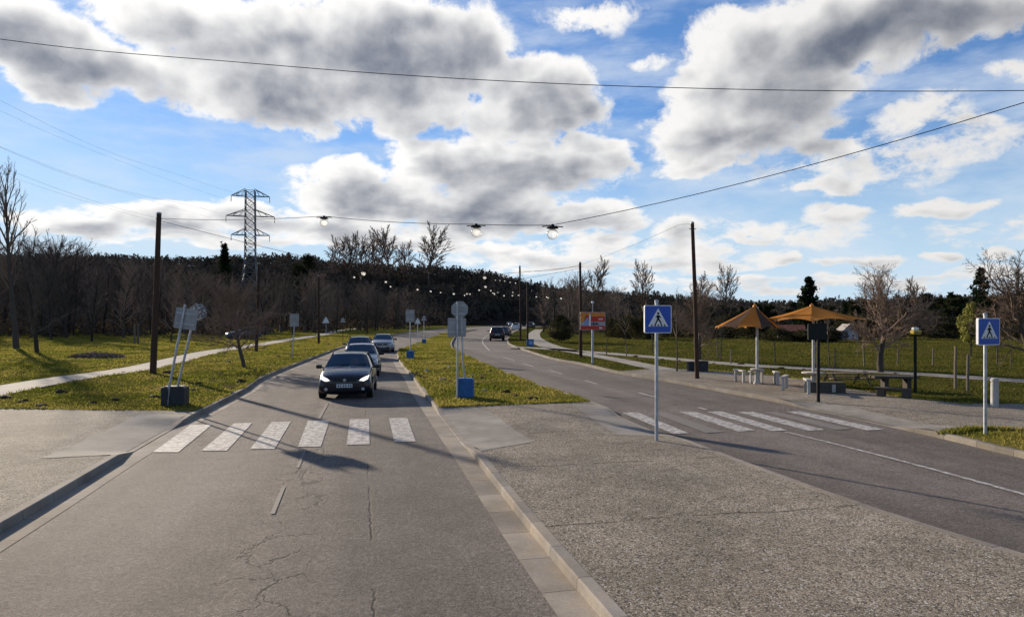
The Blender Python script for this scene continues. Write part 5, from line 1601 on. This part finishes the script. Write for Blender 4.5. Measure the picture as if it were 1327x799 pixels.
def car(name, label, st, paint, loc, rotz, group=None, lamps='lens', wheel=.31, axles=(-1.25, 1.28)):
    t = thing(name, label, 'car', loc, rotz, group)
    tree, parts = surf_body(st, M[paint], t)
    yF, yR = st[0][0], st[-1][0]
    zb = st[2][6]; zs = zb - .79      # lift of taller bodies
    for sx in (-1, 1):
        for ya in axles:
            MB().lathe([(wheel + .065, -.05), (wheel + .065, .05)], 24, (sx * .838, ya, wheel + .03), mat=Matrix.Rotation(R(90), 4, 'Y')).build('wheel_arch', M['trim'], t)
            w = MB().lathe([(wheel * .62, -.10), (wheel * .9, -.105), (wheel, -.07), (wheel, .07), (wheel * .9, .105), (wheel * .62, .10)], 24, (sx * .775, ya, wheel), mat=Matrix.Rotation(R(90), 4, 'Y')).build('wheel', M['tyre'], t, smooth=True)
            rm = MB().lathe([(wheel * .64, -.085), (wheel * .64, .085)], 20, (sx * .775, ya, wheel), mat=Matrix.Rotation(R(90), 4, 'Y'))
            for k in range(5):
                a = 6.283 * k / 5
                rm.tube([(sx * .885, ya, wheel), (sx * .875, ya + wheel * .6 * math.cos(a), wheel + wheel * .6 * math.sin(a))], .032, 5)
            rm.build('rim', M['rim'], w, smooth=True)
        # mirrors
        cow = st[4]
        m = MB().box((sx * (cow[5] + .13), cow[0] + .22, cow[6] + .10), (.20, .11, .14), bev=.035).tube([(sx * (cow[5] - .04), cow[0] + .26, cow[6] + .05), (sx * (cow[5] + .08), cow[0] + .24, cow[6] + .08)], .025, 6)
        m.build('wing_mirror', M[paint] if paint != 'silver' else M['trim'], t, smooth=True)
        # pillars
        a, b = st[4], st[5]
        MB().tube([(sx * (a[7] - .0), a[0] + .06, a[8] - .02), (sx * (a[7] * .52 + b[7] * .48), (a[0] + b[0]) / 2, (a[8] + b[8]) / 2 - .015), (sx * (b[7] - .025), b[0] + .05, b[8] - .025)], [.045, .038, .035], 6).build('pillar', M[paint], t, smooth=True)
        MB().tube([(sx * (st[6][5] - .01), st[6][0] - .05, st[6][6]), (sx * (st[6][7] + .005), st[6][0] - .08, st[6][8] - .02)], .030, 6).build('pillar', M['trim'], t, smooth=True)
        # lamps
        hz0 = zb - .10
        decal(tree, [(sx * .47, hz0 - .06), (sx * .62, hz0 - .085), (sx * .745, hz0 - .03), (sx * .80, hz0 + .085), (sx * .76, hz0 + .10), (sx * .66, hz0 + .055), (sx * .55, hz0 + .01)], -1, .008).build('headlight', M[lamps], t)
        decal(tree, disc((sx * .60, .35 + zs * .8), .055, 10), -1, .008).build('fog_lamp', M['lens'], t)
        decal(tree, [(sx * .52, zb - .05), (sx * .74, zb - .05), (sx * .78, zb + .10), (sx * .70, zb + .16), (sx * .60, zb + .10)], 1, .008).build('tail_lamp', M['tail'], t)
    g = decal(tree, [(-.36, zb - .20), (.36, zb - .20), (.44, zb - .10), (-.44, zb - .10)], -1, .007).build('grille', M['trim'], t)
    MB().lathe([(.055, -.01), (.05, .01), (.0001, .014)], 12, (0, yF - .012, zb - .145), mat=Matrix.Rotation(R(90), 4, 'X')).build('badge', M['rim'], g)
    decal(tree, [(-.55, .29 + zs * .7), (.55, .29 + zs * .7), (.50, .42 + zs * .7), (-.50, .42 + zs * .7)], -1, .007).build('lower_intake', M['trim'], t)
    for face, z in ((-1, zb - .33), (1, zb - .22)):
        h = tree.ray_cast(Vector((0, 6 * face, z)), Vector((0, -face, 0)))
        y = h[0].y + .02 * face
        pl = MB().box((0, y, z), (.52, .024, .115), bev=.006).build('number_plate', M['plate'], t)
        c = MB()
        for k in range(6): c.box((-.19 + k * .072 + (.02 if k > 1 else 0) + (.02 if k > 3 else 0), y + .014 * face, z), (.042, .006, .066))
        c.build('plate_characters', M['dark_box'], pl)
    # wipers and seats behind the glass are not modelled beyond their outlines
    a = st[4]
    w = MB()
    for x0, x1 in ((.10, .62), (-.52, .04)): w.tube([(x0, a[0] - .02, a[8] + .045), (x1, a[0] + .13, a[8] + .10)], .010, 5)
    w.build('wiper', M['trim'], t)
    MB().tube([(-.04, st[6][0] + .3, st[6][8] + .03), (-.05, st[6][0] + .42, st[6][8] + .22)], .008, 5).build('aerial', M['trim'], t)
    return t

def facing(dx, dy): return math.atan2(dx, -dy)      # turn so that the bonnet points along (dx, dy)
def road_head(L, y):
    i = at_y(L, y); v = L[min(len(L) - 1, i + 3)] - L[max(0, i - 3)]; return v / np.linalg.norm(v)
h = road_head(KL, 25)
car('hatchback_car', 'dark navy hatchback leading the oncoming queue with lit headlamps', HATCH, 'navy', (-5.85, 24.75, 0), facing(.15, -1), lamps='headlamp')
car('silver_car', 'silver grey car second in the oncoming queue, half hidden by the navy one', HATCH, 'silver', (-7.32, 33.4, 0), facing(.16, -1))
car('dark_car', 'dark car third in the oncoming queue beside the left kerb', HATCH, 'graphite', (-10.2, 46.0, 0), facing(.2, -1))
car('silver_saloon', 'pale silver saloon last in the oncoming queue', SEDAN, 'silver', (-10.5, 56.0, 0), facing(.16, -1), lamps='lens')
car('off_road_car', 'dark tall car driving away round the bend of the right road', SUVB, 'navy', (-1.85, 83.5, 0), facing(-.05, 1), wheel=.36, axles=(-1.35, 1.35))
car('dark_car', 'dark car just ahead of the tall dark one on the bend', HATCH, 'graphite', (-1.1, 101, 0), facing(.1, 1))
car('white_car', 'white car driving away beyond the far bend', SUVB, 'car_white', (1.0, 150, 0), facing(.15, 1), wheel=.36, axles=(-1.35, 1.35))
car('dark_car', 'small dark car at the far right of the bend behind the pole', SUVB, 'graphite', (4.9, 178, 0), facing(.2, 1), wheel=.36, axles=(-1.35, 1.35))
car('silver_car', 'tiny pale car at the very end of the visible road', SEDAN, 'silver', (-.8, 232, 0), facing(.3, -1))
x, y = G(315, 439, KH)
car('parked_car', 'blue car parked under the trees beyond the left footpath', HATCH, 'car_blue', (x, y, .11), facing(-.8, -.55))
